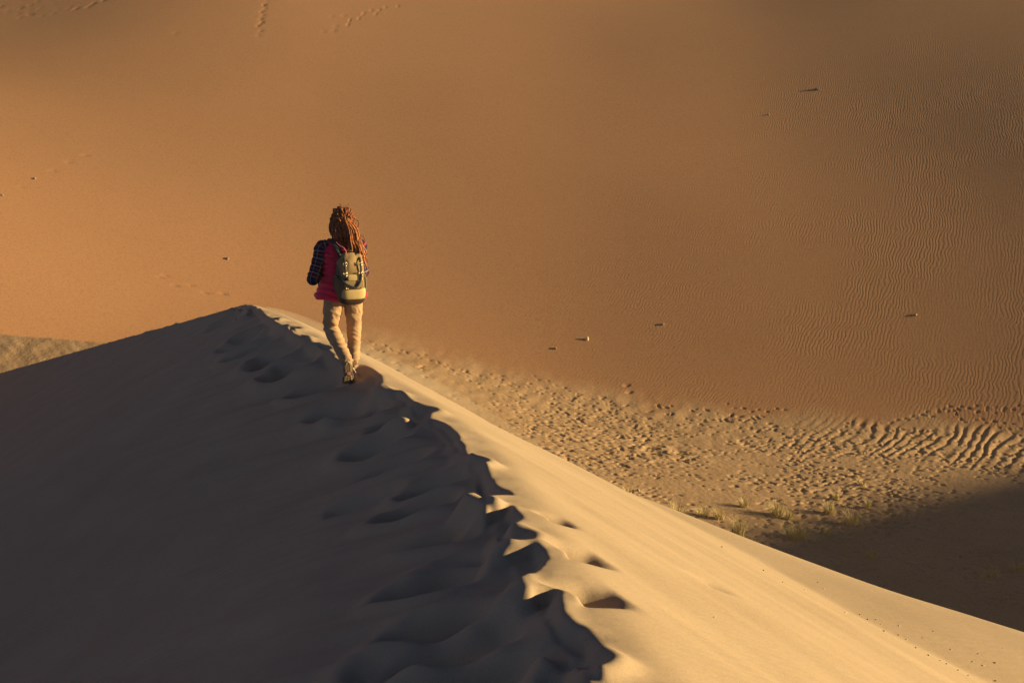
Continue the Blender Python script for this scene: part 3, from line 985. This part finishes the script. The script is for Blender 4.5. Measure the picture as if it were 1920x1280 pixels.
# --- boots
def boot(s):
    loc = MB()
    # local foot: X right, Y heel->toe, Z up
    prof = [(0.0, .026, .05), (0.02, .034, .07), (0.07, .036, .085), (0.12, .036, .075), (0.17, .043, .058), (0.21, .046, .048), (0.25, .040, .040), (0.275, .022, .028)]
    tube(loc, [(0, y, .018 + h * .5) for y, w, h in prof], [(w, h * .5) for y, w, h in prof], 18, up=(0, 0, 1), power=2.5)
    tube(loc, [(0, .055, .05), (0, .05, .10), (0, .045, .15)], [(.040, .052), (.042, .050), (.045, .052)], 18, up=(0, 1, 0))
    me_ = remeshed(loc, "boot", 0.006, 4)
    # sole with tread
    so = MB()
    ol = []
    for t in range(40):
        a = 2 * math.pi * t / 40
        y = .138 + .146 * math.sin(a)
        tt = (y + .008) / .292
        w = float(np.interp(tt, [0, .08, .22, .42, .62, .78, .92, 1], [.012, .033, .040, .034, .044, .050, .038, .012]))
        ol.append((math.copysign(w, math.cos(a)) * (abs(math.cos(a)) ** .35), y))
    n = len(ol)
    vs = [(x, y, 0.0) for x, y in ol] + [(x * 1.03, y, .024) for x, y in ol]
    fs = [[i, (i + 1) % n, n + (i + 1) % n, n + i] for i in range(n)] + [list(range(n))[::-1], list(range(n, 2 * n))]
    so.add(vs, fs)
    for k in range(15):
        y = .012 + k * .0185
        if .095 < y < .135: continue
        w = float(np.interp(y, [0, .03, .1, .15, .2, .25, .28], [.014, .030, .03, .036, .042, .034, .012]))
        for q_ in (-1, 0, 1):
            cx = q_ * w * .66
            rounded_box(so, (cx, y + (.004 if q_ == 0 else -.002), -.004), (w * .52, .0105, .012), .0015, Matrix.Rotation(q_ * .4, 3, 'Z'), 1)
    bd = MB(); rounded_box(bd, (0, .115, -.0008), (.030, .030, .006), .002)
    # placement
    def place(me_or_mb, bend, M):
        vsrc = me_or_mb.vertices if hasattr(me_or_mb, 'vertices') else None
        out = []
        src = [v.co.copy() for v in vsrc] if vsrc else [Vector(p) for p in me_or_mb.v]
        for p in src:
            if bend and p.y > .185:
                t = min((p.y - .185) / .05, 1.0)
                ang = bend * t
                r_ = p - Vector((0, .185, .02))
                c_, s_ = math.cos(ang), math.sin(ang)
                p = Vector((p.x, .185 + r_.y * c_ - r_.z * s_, .02 + r_.y * s_ + r_.z * c_))
            out.append(M @ p)
        if vsrc:
            me_or_mb.vertices.foreach_set("co", [c for p in out for c in p]); me_or_mb.update()
        else:
            me_or_mb.v = [tuple(p) for p in out]
    if s > 0:
        f = Vector((0.05, 1, -0.10)).normalized(); upv = Vector((0, 0.1, 1))
        heel_sole_under_ankle = .05; base = ANK[s] + Vector((0, 0, -.095)); bend = 0
    else:
        f = Vector((0.06, 0.30, -0.95)).normalized(); upv = Vector((0.1, 1.0, 0.30))
        heel_sole_under_ankle = .05; base = None; bend = R(52)
    z = (upv - f * upv.dot(f)).normalized(); x = f.cross(z).normalized()
    if base is None: base = ANK[s] - z * .105
    org = base - f * heel_sole_under_ankle
    M = Matrix(((x.x, f.x, z.x, org.x), (x.y, f.y, z.y, org.y), (x.z, f.z, z.z, org.z), (0, 0, 0, 1))) @ Matrix.Diagonal((1.28, 1.12, 1.1, 1))
    place(me_, bend, M); place(so, bend, M); place(bd, bend, M)
    b = link("boot", me_, M_boot, person)
    so.build("sole", M_sole, b, smooth=False)
    if s < 0: bd.build("badge", M_pink, b)
    return b
boot(1); boot(-1)

# --- hair
KNOT = HEAD + Vector((0.012, -.118, .028))
hr = MB()
rnd = random.Random(5)
def dread(pts, r0, r1=None, n=7):
    sp_ = smooth_path(pts, 5)
    m_ = len(sp_)
    r1 = r1 or r0 * .75
    ph = rnd.uniform(0, 6)
    rad = [(r0 + (r1 - r0) * i / (m_ - 1)) * (1 + .13 * math.sin(i * 1.7 + ph) + .07 * math.sin(i * 3.3 + ph)) for i in range(m_)]
    rad[-1] *= .5
    tube(hr, [tuple(p) for p in sp_], rad, n, up=(1, 0.2, 0.1))
# scalp mass under the strands
ellipsoid(hr, HEAD + Vector((0, -.012, .015)), (.098, .104, .112), 20, 14)
ellipsoid(hr, HEAD + Vector((0.0, -.020, .050)), (.102, .100, .078), 20, 14)
def scalp(th, ph, k=1.0):
    return HEAD + Vector((.100 * k * math.sin(th) * math.sin(ph), -.012 - .104 * k * math.sin(th) * math.cos(ph), .012 + .116 * k * math.cos(th)))
# strands gathered up to the knot
for i in range(64):
    ph = rnd.uniform(-2.6, 2.6); th = rnd.uniform(.15, 1.55)
    if abs(ph) > 1.9 and th > 1.1: continue
    p0 = scalp(th, ph, 1.0)
    mid = (p0 * .55 + KNOT * .45); off = (mid - HEAD).normalized()
    lift = rnd.uniform(.112, .140)
    mid = HEAD + off * lift + Vector((0, 0, rnd.uniform(-.005, .012)))
    dread([p0, p0.lerp(mid, .5) + off * rnd.uniform(.012, .035), mid, KNOT + Vector((rnd.uniform(-.022, .022), rnd.uniform(-.02, .01), rnd.uniform(-.02, .025)))], rnd.uniform(.0075, .0115), .008)
# loose bumps on the crown
for i in range(34):
    ph = rnd.uniform(-3, 3); th = rnd.uniform(.1, 1.25)
    p0 = scalp(th, ph, 1.06); p1 = scalp(min(th + .4, 1.6), ph + rnd.uniform(-.5, .5), 1.06)
    m_ = (p0 + p1) / 2; m_ = m_ + (m_ - HEAD).normalized() * rnd.uniform(.012, .030)
    dread([p0, m_, p1], .010, .009)
# tail falling from the knot, blown to the right
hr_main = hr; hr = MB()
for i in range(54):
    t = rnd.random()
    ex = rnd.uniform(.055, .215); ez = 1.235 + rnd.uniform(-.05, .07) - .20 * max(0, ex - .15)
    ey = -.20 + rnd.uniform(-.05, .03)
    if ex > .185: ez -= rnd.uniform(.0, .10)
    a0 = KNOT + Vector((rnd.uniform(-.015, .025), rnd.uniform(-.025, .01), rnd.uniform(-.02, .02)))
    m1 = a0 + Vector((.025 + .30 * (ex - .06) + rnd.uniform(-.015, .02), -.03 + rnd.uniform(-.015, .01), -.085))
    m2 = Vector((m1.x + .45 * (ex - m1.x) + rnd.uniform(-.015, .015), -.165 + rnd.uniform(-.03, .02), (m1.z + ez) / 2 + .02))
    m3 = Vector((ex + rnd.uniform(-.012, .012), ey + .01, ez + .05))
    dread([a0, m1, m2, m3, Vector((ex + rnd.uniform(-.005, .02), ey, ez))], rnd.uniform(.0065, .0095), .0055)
M_dread_sunlit = plain_mat('sunlit_tint_hair', (0.30, 0.098, 0.022), 0.6, 0.25, 0.7, 42.0)  # brighter auburn: sun highlights on the tail strands painted into the colour
hr.build('ponytail', M_dread_sunlit, person); hr = hr_main
# strands hanging from the nape and the left side
for i in range(78):
    ph = rnd.uniform(-2.1, 1.2) if i < 46 else rnd.uniform(-1.0, .7); th = rnd.uniform(1.2, 1.95)
    p0 = scalp(th, ph, 1.0)
    out = (p0 - HEAD); out.z = 0; out.normalize()
    L_ = rnd.uniform(.14, .30)
    if ph < -1.0: L_ = rnd.uniform(.12, .20)
    dx = rnd.uniform(.0, .09) if ph > -1.0 else rnd.uniform(-.02, .03)
    p1 = p0 + out * .022 + Vector((dx * .2, 0, -.05))
    p2 = p0 + out * .028 + Vector((dx * .6, -.01, -L_ * .6))
    p3 = p0 + out * .020 + Vector((dx, -.02, -L_))
    dread([p0, p1, p2, p3], rnd.uniform(.008, .0115), .007)
# two escaped loops and some wisps
c0 = HEAD + Vector((.105, -.10, -.01))
dread([KNOT + Vector((.02, 0, 0)), c0 + Vector((-.03, -.01, .035)), c0 + Vector((.01, 0, .042)), c0 + Vector((.042, 0, .012)), c0 + Vector((.035, 0, -.03)), c0 + Vector((.0, .0, -.045)), c0 + Vector((-.035, -.01, -.03))], .0065, .005)
c1 = HEAD + Vector((.165, -.12, -.155))
dread([c1 + Vector((-.075, .01, -.01)), c1 + Vector((-.03, 0, .025)), c1 + Vector((.010, 0, .022)), c1 + Vector((.030, 0, -.008)), c1 + Vector((.026, 0, -.030))], .0055, .004)
for i in range(14):
    ph = rnd.uniform(-3, 3); th = rnd.uniform(.05, 1.0)
    p0 = scalp(th, ph, 1.05); o_ = (p0 - HEAD).normalized()
    dread([p0, p0 + o_ * .03 + Vector((rnd.uniform(-.01, .02), 0, .012)), p0 + o_ * rnd.uniform(.030, .050) + Vector((rnd.uniform(-.015, .03), 0, .015))], .0016, .0008, 4)
hair = hr.build("dreadlocks", M_dread, person)
tie = MB(); 
tube(tie, [KNOT + Vector((.034 * math.cos(a), .008 * math.sin(a), .028 * math.sin(a))) for a in [2 * math.pi * k / 16 for k in range(17)]], .006, 8, up=(0, 1, 0), caps=False)
tie.build("hair_tie", M_dread, hair)

# ------------------------------------------------------------------ backpack (worn by the hiker, a thing of its own)
pack = empty("backpack", (HX, HY, HZ), HYAW); pack.scale = (HS, HS, HS)
tag(pack, "olive and khaki canvas backpack with dark leather straps on the hiker's back", "backpack")
BX, BY = 0.030, -0.265         # middle of the bag
def bag_loft(mb, keys, n=32, power=3.2, sub=6):
    loft(mb, keys, sub, n, (0, 1, 0), True, power)
mb = MB()
bag_loft(mb, [(BX, BY + .03, .775, .135, .060), (BX, BY + .01, .80, .158, .090), (BX, BY, .88, .170, .105), (BX, BY, 1.0, .170, .108), (BX, BY + .005, 1.10, .165, .105), (BX, BY + .01, 1.18, .155, .100), (BX, BY + .015, 1.24, .140, .088)])
bag = mb.build("bag", M_canvas_d, pack)
sp_ = bag.data
# base panel, pale
mb = MB()
bag_loft(mb, [(BX + .014, BY - .012, .785, .135, .078), (BX + .014, BY - .014, .81, .152, .098), (BX + .014, BY - .016, .87, .158, .104), (BX + .014, BY - .014, .905, .156, .102)])
mb.build("base_panel", M_canvas_l, pack)
# leather trim under the base
mb = MB()
bag_loft(mb, [(BX + .006, BY, .762, .120, .062), (BX + .006, BY - .006, .772, .150, .092), (BX + .006, BY - .006, .792, .158, .100), (BX + .006, BY - .004, .800, .150, .095)], sub=4)
mb.build("trim", M_leather, pack)
# front pocket
mb = MB()
rounded_box(mb, (BX + .018, BY - .118, .965), (.238, .050, .105), .018, Matrix.Rotation(.03, 3, 'X'), 3)
mb.build("front_pocket", M_canvas, pack)
# pocket flap, pale
mb = MB()
rounded_box(mb, (BX + .030, BY - .128, 1.045), (.185, .036, .075), .014, Matrix.Rotation(-.06, 3, 'X'), 3)
mb.build("pocket_flap", M_canvas_l, pack)
# side pockets
for s in (-1, 1):
    mb = MB()
    loft(mb, [(BX + s * .160, BY + .01, .86, .016, .060), (BX + s * .168, BY + .005, .90, .024, .080), (BX + s * .168, BY + .005, 1.0, .024, .082), (BX + s * .160, BY + .01, 1.06, .016, .068)], 5, 18, power=2.6)
    mb.build("side_pocket", M_canvas_d, pack)
# lid: a rolled, sagging top
mb = MB()
loft(mb, [(BX, BY + .01, 1.085, .128, .108), (BX, BY - .012, 1.10, .150, .118), (BX + .004, BY - .012, 1.16, .152, .120), (BX + .004, BY, 1.225, .148, .112), (BX, BY + .01, 1.265, .132, .092), (BX, BY + .02, 1.285, .09, .06)], 8, 44, power=2.8)
me = mb.mesh("lid")
displace_mesh(me, lambda co: 0.022 * pn(co[:, 0] * 15, co[:, 2] * 7, 121) + 0.008 * pn(co[:, 0] * 34, co[:, 2] * 18, 122))
lid = link("lid", me, M_canvas, pack)
# rolled leather edge along the top
mb = MB()
loft(mb, [(BX - .125, BY - .01, 1.262, .020, .020), (BX - .06, BY - .045, 1.280, .024, .022), (BX + .01, BY - .055, 1.272, .022, .020), (BX + .07, BY - .045, 1.285, .024, .022), (BX + .125, BY - .01, 1.268, .020, .020)], 8, 12, up=(0, 0, 1))
mb.build("rolled_edge", M_leather, pack)
# grab handle
mb = MB()
tube(mb, [(BX - .05, BY + .04, 1.28), (BX - .04, BY + .035, 1.315), (BX, BY + .03, 1.325), (BX + .04, BY + .035, 1.315), (BX + .05, BY + .04, 1.28)], (.011, .005), 8, up=(0, 1, 0))
mb.build("handle", M_leather, pack)
def ribbon(mb, pts, w, t, up=(0, -1, 0)):
    sp2 = smooth_path(pts, 5)
    tube(mb, [tuple(p) for p in sp2], (w * .5, t * .5), 8, up=up, power=6)
# two leather lid straps with buckles
for s, sx in ((-1, BX - .088), (1, BX + .098)):
    mb = MB()
    ribbon(mb, [(sx, BY - .07, 1.27), (sx, BY - .125, 1.225), (sx + .004, BY - .140, 1.16), (sx + .004, BY - .140, 1.10), (sx + .006, BY - .150, 1.05)], .026, .006)
    st = mb.build("lid_strap", M_leather, pack)
    for zz in (1.205, 1.092):
        bk = MB()
        yb = BY - (.143 if zz > 1.15 else .152)
        fr_ = [(sx - .020, yb, zz - .016), (sx + .024, yb, zz - .016), (sx + .024, yb, zz + .016), (sx - .020, yb, zz + .016)]
        for q_ in range(4):
            tube(bk, [fr_[q_], fr_[(q_ + 1) % 4]], .0035, 6, up=(0, 1, 0.1))
        tube(bk, [(sx + .002, yb - .002, zz - .016), (sx + .002, yb - .004, zz + .016)], .0025, 6, up=(0, 1, 0))
        bk.build("buckle", M_metal, st)
# V of dark webbing across the pocket
mb = MB()
ribbon(mb, [(BX - .172, BY - .05, 1.07), (BX - .13, BY - .128, 1.025), (BX - .07, BY - .150, .975), (BX - .01, BY - .152, .945), (BX + .030, BY - .150, .933)], .020, .006)
ribbon(mb, [(BX + .030, BY - .150, .933), (BX + .062, BY - .154, .965), (BX + .090, BY - .156, 1.02), (BX + .100, BY - .155, 1.09)], .026, .006)
mb.build("webbing", M_strap, pack)
# small snaps
for sx in (-.085, -.060, .105):
    mb = MB(); ellipsoid(mb, (BX + sx, BY - .144, .925), (.007, .004, .007), 8, 6)
    mb.build("snap", M_metal, pack)
# the bag sits a little smaller on the back
for o in list(bpy.data.objects):
    top_ = o
    while top_.parent: top_ = top_.parent
    if top_ is pack and o.type == 'MESH':
        for v in o.data.vertices:
            v.co.x = BX + .006 + (v.co.x - BX) * .83
            v.co.y = -.155 + (v.co.y + .155) * .86
            v.co.z = 1.30 - (1.30 - v.co.z) * .875
        o.data.update()
# shoulder straps
for s in (-1, 1):
    mb = MB()
    ribbon(mb, [(.02 + s * .055, -.185, 1.25), (.02 + s * .085, -.145, 1.34), (.015 + s * .108, -.03, 1.405), (.015 + s * .115, .08, 1.375), (.01 + s * .12, .165, 1.28), (.005 + s * .13, .185, 1.15), (s * .16, .165, 1.02), (s * .205, .05, .93), (.02 + s * .17, -.14, .86)], .062, .018, up=(0, -.3, 1))
    ss = mb.build("shoulder_strap", M_strap, pack)
    mb = MB()
    ribbon(mb, [(.02 + s * .105, -.10, 1.395), (.02 + s * .082, -.155, 1.325), (.02 + s * .068, -.19, 1.275)], .018, .005, up=(0, -1, .6))
    mb.build("load_lifter", M_leather, ss)
# cord hanging in an arc from the left strap to the lid
mb = MB()
ribbon(mb, [(-.075, -.135, 1.40), (-.055, -.185, 1.375), (-.02, -.225, 1.355), (.0, -.25, 1.32), (.003, -.29, 1.27)], .007, .007)
mb.build("cord", M_cord, pack)
# ------------------------------------------------------------------ stones on the far dune
M_stone_p = plain_mat("pale_stone", (0.50, 0.38, 0.24), 0.9, 0.15, 0.2, 6.0, 0.02, 9.0)
M_stone_d = plain_mat("dark_stone", (0.10, 0.065, 0.042), 0.9, 0.15, 0.3, 6.0, 0.02, 9.0)
M_stone_b = plain_mat("brown_stone", (0.24, 0.14, 0.08), 0.9, 0.15, 0.3, 6.0, 0.02, 9.0)
def far_ground(x, y):
    i = int(np.clip(np.searchsorted(xs, x), 1, len(xs) - 1)); j = int(np.clip(np.searchsorted(ys, y), 1, len(ys) - 1))
    tx = (x - xs[i - 1]) / (xs[i] - xs[i - 1]); ty = (y - ys[j - 1]) / (ys[j] - ys[j - 1])
    return float((GZ[j - 1, i - 1] * (1 - tx) + GZ[j - 1, i] * tx) * (1 - ty) + (GZ[j, i - 1] * (1 - tx) + GZ[j, i] * tx) * ty)

def rock_mesh(name, sx, sy, sz, seed, flat=0.0):
    bm = bmesh.new()
    bmesh.ops.create_icosphere(bm, subdivisions=3, radius=1.0)
    r_ = np.random.default_rng(seed)
    planes = [(Vector(r_.normal(size=3)).normalized(), r_.uniform(.55, .9)) for _ in range(9)]
    for v in bm.verts:
        p = v.co.copy()
        for n, d in planes:
            k = p.dot(n) - d
            if k > 0: p -= n * k * .9
        p *= 1 + .10 * float(pn(np.array([p.x * 2.3 + seed]), np.array([p.y * 2.3 + p.z * 1.7]), seed)[0])
        v.co = Vector((p.x * sx, p.y * sy, p.z * sz))
    me = bpy.data.meshes.new(name); bm.to_mesh(me); bm.free()
    return me

STONES = [
    (1533, 169, .42, .26, .20, M_stone_d, "dark flat stone lying alone high on the far dune, the topmost at right", "stone"),
    (1101, 637, .20, .18, .22, M_stone_p, "pale upright stone with a long thin shadow, brightest on the rippled far dune", "stone"),
    (1243, 609, .17, .15, .15, M_stone_b, "small brown stone up the rippled slope from the bright pale stone", "stone"),
    (1042, 654, .15, .14, .15, M_stone_b, "small brown stone just downhill of the bright pale stone", "stone"),
    (427, 486, .22, .16, .17, M_stone_b, "brown pointed stone on the far dune above the crest's tip, left of the hiker", "stone"),
    (65, 336, .20, .16, .13, M_stone_b, "brown stone on the smooth far dune at the picture's left edge, larger of that pair", "stone"),
    (5, 367, .16, .13, .11, M_stone_b, "small brown stone at the very left edge of the far dune", "stone"),
    (1716, 591, .20, .16, .14, M_stone_b, "brown stone low on the darkest rippled part of the far dune, at right", "stone"),
    (1441, 216, .13, .12, .12, M_stone_b, "tiny brown stone below and left of the topmost dark flat stone", "stone"),
    (1197, 920, .16, .13, .13, M_stone_p, "whitish stone on the valley floor close to the bright slope's edge", "stone"),
    (1025, 851, .10, .09, .08, M_stone_p, "small whitish stone beside the brow of the bright slope, nearest the crest", "stone"),
    (1862, 876, .13, .11, .12, M_stone_p, "small white stone on the trampled floor below the tall ripples", "stone"),
    (1620, 851, .11, .10, .10, M_stone_p, "tiny pale stone in the middle of the trampled valley floor", "stone"),
]
for k, (px, py, sx, sy, sz, m, lab, cat) in enumerate(STONES):
    p = cast(px, py, far_base, 60, 320, 6000)
    o = link("stone", rock_mesh("stone", sx, sy, sz, 300 + k), m, None, True)
    o.location = (p[0], p[1], far_ground(p[0], p[1]) + sz * .35)
    o.rotation_euler = (0.1, 0.15, k * 1.3)
    tag(o, lab, cat, "stones scattered over the far dune and valley")

# dead wood stubs on the valley floor
M_wood = plain_mat("dead_wood", (0.09, 0.055, 0.035), 0.9, 0.15, 0.35, 14.0, 0.01, 30.0)
for px, py, h, lab in ((1674, 926, .34, "dark dead stub with a long shadow on the floor near the shade's edge"), (1746, 825, .26, "short dark stub with a thin shadow at the foot of the tall ripples")):
    p = cast(px, py, far_base, 60, 320, 6000); z0 = far_ground(p[0], p[1])
    mb = MB()
    tube(mb, [(0, 0, -.15), (.01, 0, .05), (.03, .02, h * .6), (.02, .03, h)], [.085, .075, .055, .03], 9, up=(0, 1, 0))
    tube(mb, [(.01, 0, h * .3), (.10, -.03, h * .55), (.16, -.02, h * .62)], [.04, .028, .014], 7, up=(0, 1, 0))
    tube(mb, [(-.02, 0, .02), (-.14, .05, .04), (-.26, .04, -.05)], [.045, .035, .02], 7, up=(0, 1, 0))
    o = mb.build("dead_stub", M_wood); o.location = (p[0], p[1], z0); o.rotation_euler = (0, 0, px * .7)
    tag(o, lab, "dead wood", "dead wood on the valley floor")

# ------------------------------------------------------------------ dry grass tufts in the valley
def grass_mat(name, lo, hi):
    m, N, L, b = new_mat(name, 0.7, 0.2)
    co = N.new("ShaderNodeTexCoord").outputs["Object"]
    L.new(ramp(N, L, noise_node(N, L, co, 9.0, 2.0), [(0.3, lo), (0.7, hi)]), b.inputs["Base Color"])
    return m
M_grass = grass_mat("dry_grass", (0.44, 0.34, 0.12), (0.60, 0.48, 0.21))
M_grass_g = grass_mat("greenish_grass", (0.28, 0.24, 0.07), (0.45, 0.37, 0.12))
def tuft_mesh(h, w, n, seed, stemmy=0.5):
    r_ = random.Random(seed)
    v, f = [], []
    for k in range(n):
        a = r_.uniform(0, 2 * math.pi); rr = w * .30 * math.sqrt(r_.random())
        x0, y0 = rr * math.cos(a), rr * math.sin(a)
        lean = r_.uniform(.05, 1.0) * w * .62; la = a + r_.gauss(0, .7)
        hh = h * r_.uniform(.45, 1.0); bw = r_.uniform(.011, .022)
        px_, py_ = -math.sin(la) * bw, math.cos(la) * bw
        b0 = len(v)
        for t in (0, .4, .75, 1.0):
            dx = lean * t ** 1.6; z = hh * (t - .22 * t * t * (lean / max(w, .1)))
            wd = 1 - .85 * t
            cx, cy = x0 + dx * math.cos(la), y0 + dx * math.sin(la)
            v += [(cx - px_ * wd, cy - py_ * wd, z), (cx + px_ * wd, cy + py_ * wd, z)]
        for q_ in range(3):
            i = b0 + q_ * 2
            f.append((i, i + 1, i + 3, i + 2))
        if r_.random() < stemmy * .4:       # side shoots give a twiggy look
            i0 = len(v); t = r_.uniform(.4, .8)
            dx = lean * t ** 1.6; z = hh * t; cx, cy = x0 + dx * math.cos(la), y0 + dx * math.sin(la)
            sa = la + r_.choice((-1, 1)) * r_.uniform(.5, 1.2); l2 = hh * .3
            v += [(cx, cy, z - .01), (cx, cy, z + .02), (cx + l2 * .6 * math.cos(sa), cy + l2 * .6 * math.sin(sa), z + l2 * .7)]
            f.append((i0, i0 + 1, i0 + 2))
    me = bpy.data.meshes.new("grass_tuft"); me.from_pydata(v, [], f); me.update()
    return me
TUFTS = [
    (1177, 925, .55, .7, 90, 0, "low yellow grass tuft hugging the bright slope's brow beside the whitish stone"),
    (1270, 970, 1.1, 1.0, 110, 0, "tall faint yellow grass tuft behind the bright slope, leftmost of the tall tufts"),
    (1296, 980, .45, .5, 60, 0, "tiny yellow tuft right at the dark hollow behind the bright slope"),
    (1320, 966, .60, .9, 110, 0, "broad low yellow tuft, left half of the pair behind the dark hollow"),
    (1348, 972, .75, .9, 120, 0, "bushy yellow tuft, right half of the pair behind the dark hollow"),
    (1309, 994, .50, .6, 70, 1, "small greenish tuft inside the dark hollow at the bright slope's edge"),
    (1384, 1004, 1.35, 1.0, 170, 0, "tallest yellow grass clump, standing against the bright slope's edge"),
    (1395, 950, .65, .75, 120, 0, "dense rounded yellow tuft standing alone above the tallest clump"),
    (1457, 966, 1.05, 1.1, 150, 0, "tall feathery yellow tuft in the middle of the grass, left of its small neighbour"),
    (1480, 972, .70, .7, 90, 0, "smaller yellow tuft touching the right side of the tall feathery one"),
    (1494, 1008, .95, 1.5, 190, 1, "widest greenish grass clump, half in shade above the slope's edge"),
    (1556, 962, .85, .8, 130, 0, "upright yellow tuft at the sunny side of the shade's edge"),
    (1567, 935, .60, .6, 70, 0, "small pale tuft highest of the tufts near the shade's edge"),
    (1597, 982, 1.05, 1.1, 140, 0, "tall yellow tuft straddling the edge of the big shadow"),
    (1627, 952, .75, .6, 80, 0, "thin pale tuft, rightmost of the sunlit grass tufts"),
    (1617, 909, .60, .6, 60, 0, "faint pale tuft farthest out on the trampled floor"),
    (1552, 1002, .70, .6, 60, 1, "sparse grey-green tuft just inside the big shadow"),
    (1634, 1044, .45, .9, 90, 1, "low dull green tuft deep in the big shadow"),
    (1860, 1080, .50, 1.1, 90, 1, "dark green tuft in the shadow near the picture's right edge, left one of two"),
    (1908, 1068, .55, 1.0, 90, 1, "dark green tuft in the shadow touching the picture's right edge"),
]
for k, (px, py, h, w, n, g, lab) in enumerate(TUFTS):
    p = cast(px, py, far_base, 50, 320, 8000)
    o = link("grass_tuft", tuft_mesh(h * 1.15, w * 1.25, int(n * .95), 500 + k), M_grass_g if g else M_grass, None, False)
    o.location = (p[0], p[1], far_ground(p[0], p[1]) - .02)
    tag(o, lab, "grass tuft", "dry grass tufts in the valley")

# ------------------------------------------------------------------ pebbles on the tan shelf beside the bright slope
M_peb_d = plain_mat("dark_pebble", (0.10, 0.06, 0.035), 0.8, 0.3, 0.3, 80.0)
M_peb_p = plain_mat("pale_pebble", (0.62, 0.52, 0.38), 0.8, 0.3, 0.15, 80.0)
PEBBLES = [(1431, 1069, 0), (1533, 1091, 0), (1545, 1103, 1), (1508, 1105, 1), (1467, 1091, 0), (1585, 1148, 1), (1626, 1161, 0), (1642, 1161, 0), (1657, 1183, 0), (1749, 1183, 0), (1729, 1195, 0),
           (1717, 1214, 0), (1762, 1238, 0), (1774, 1244, 0), (1796, 1256, 0), (1866, 1276, 0), (1865, 1242, 0), (1835, 1225, 1), (1843, 1247, 1), (1783, 1217, 1), (1686, 1173, 1), (1684, 1190, 0), (1824, 1240, 1),
           (1815, 1266, 0), (1339, 1157, 1), (1353, 1025, 0), (1700, 1198, 1), (1652, 1170, 1), (1740, 1228, 0), (1612, 1152, 0), (1880, 1215, 1)]
peb = [rock_mesh("pebble", .009, .008, .007, 700 + k) for k in range(3)]
for k, (px, py, pale) in enumerate(PEBBLES):
    p = cast(px, py, near_h, 4, 30)
    me = peb[k % 3].copy() if k < 6 else None
    if k < 6:
        me.materials.clear(); peb.append(me)
        o = link("pebble", me, M_peb_p if pale else M_peb_d)
    else:
        src = peb[3 + k % 3]
        o = bpy.data.objects.new("pebble", src); COL.objects.link(o)
        o.material_slots[0].link = 'OBJECT'; o.material_slots[0].material = M_peb_p if pale else M_peb_d
    s_ = random.uniform(.45, 1.0)
    o.scale = (s_, s_, s_); o.rotation_euler = (0, 0, k * 2.1)
    o.location = (p[0], p[1], p[2] + .002)
    own = {(1431, 1069): "tiny dark pebble alone on the crease between bright slope and shelf, farthest up", (1339, 1157): "tiny pale pebble lying alone out on the bright slope",
           (1353, 1025): "tiny dark pebble alone near the brow of the bright slope, below the grass", (1533, 1091): "tiny dark pebble on the shelf's upper part, next to the farthest pale pebble", (1866, 1276): "tiny dark pebble at the bottom edge of the sand shelf, nearest of all"}
    if (px, py) in own:
        tag(o, own[(px, py)], "pebble", "pebbles on the sand shelf"); continue
    tag(o, "tiny pale pebble on the tan sand shelf beside the bright slope" if pale else "tiny dark pebble on the tan sand shelf beside the bright slope", "pebble",
        "pale pebbles on the sand shelf" if pale else "dark pebbles on the sand shelf")
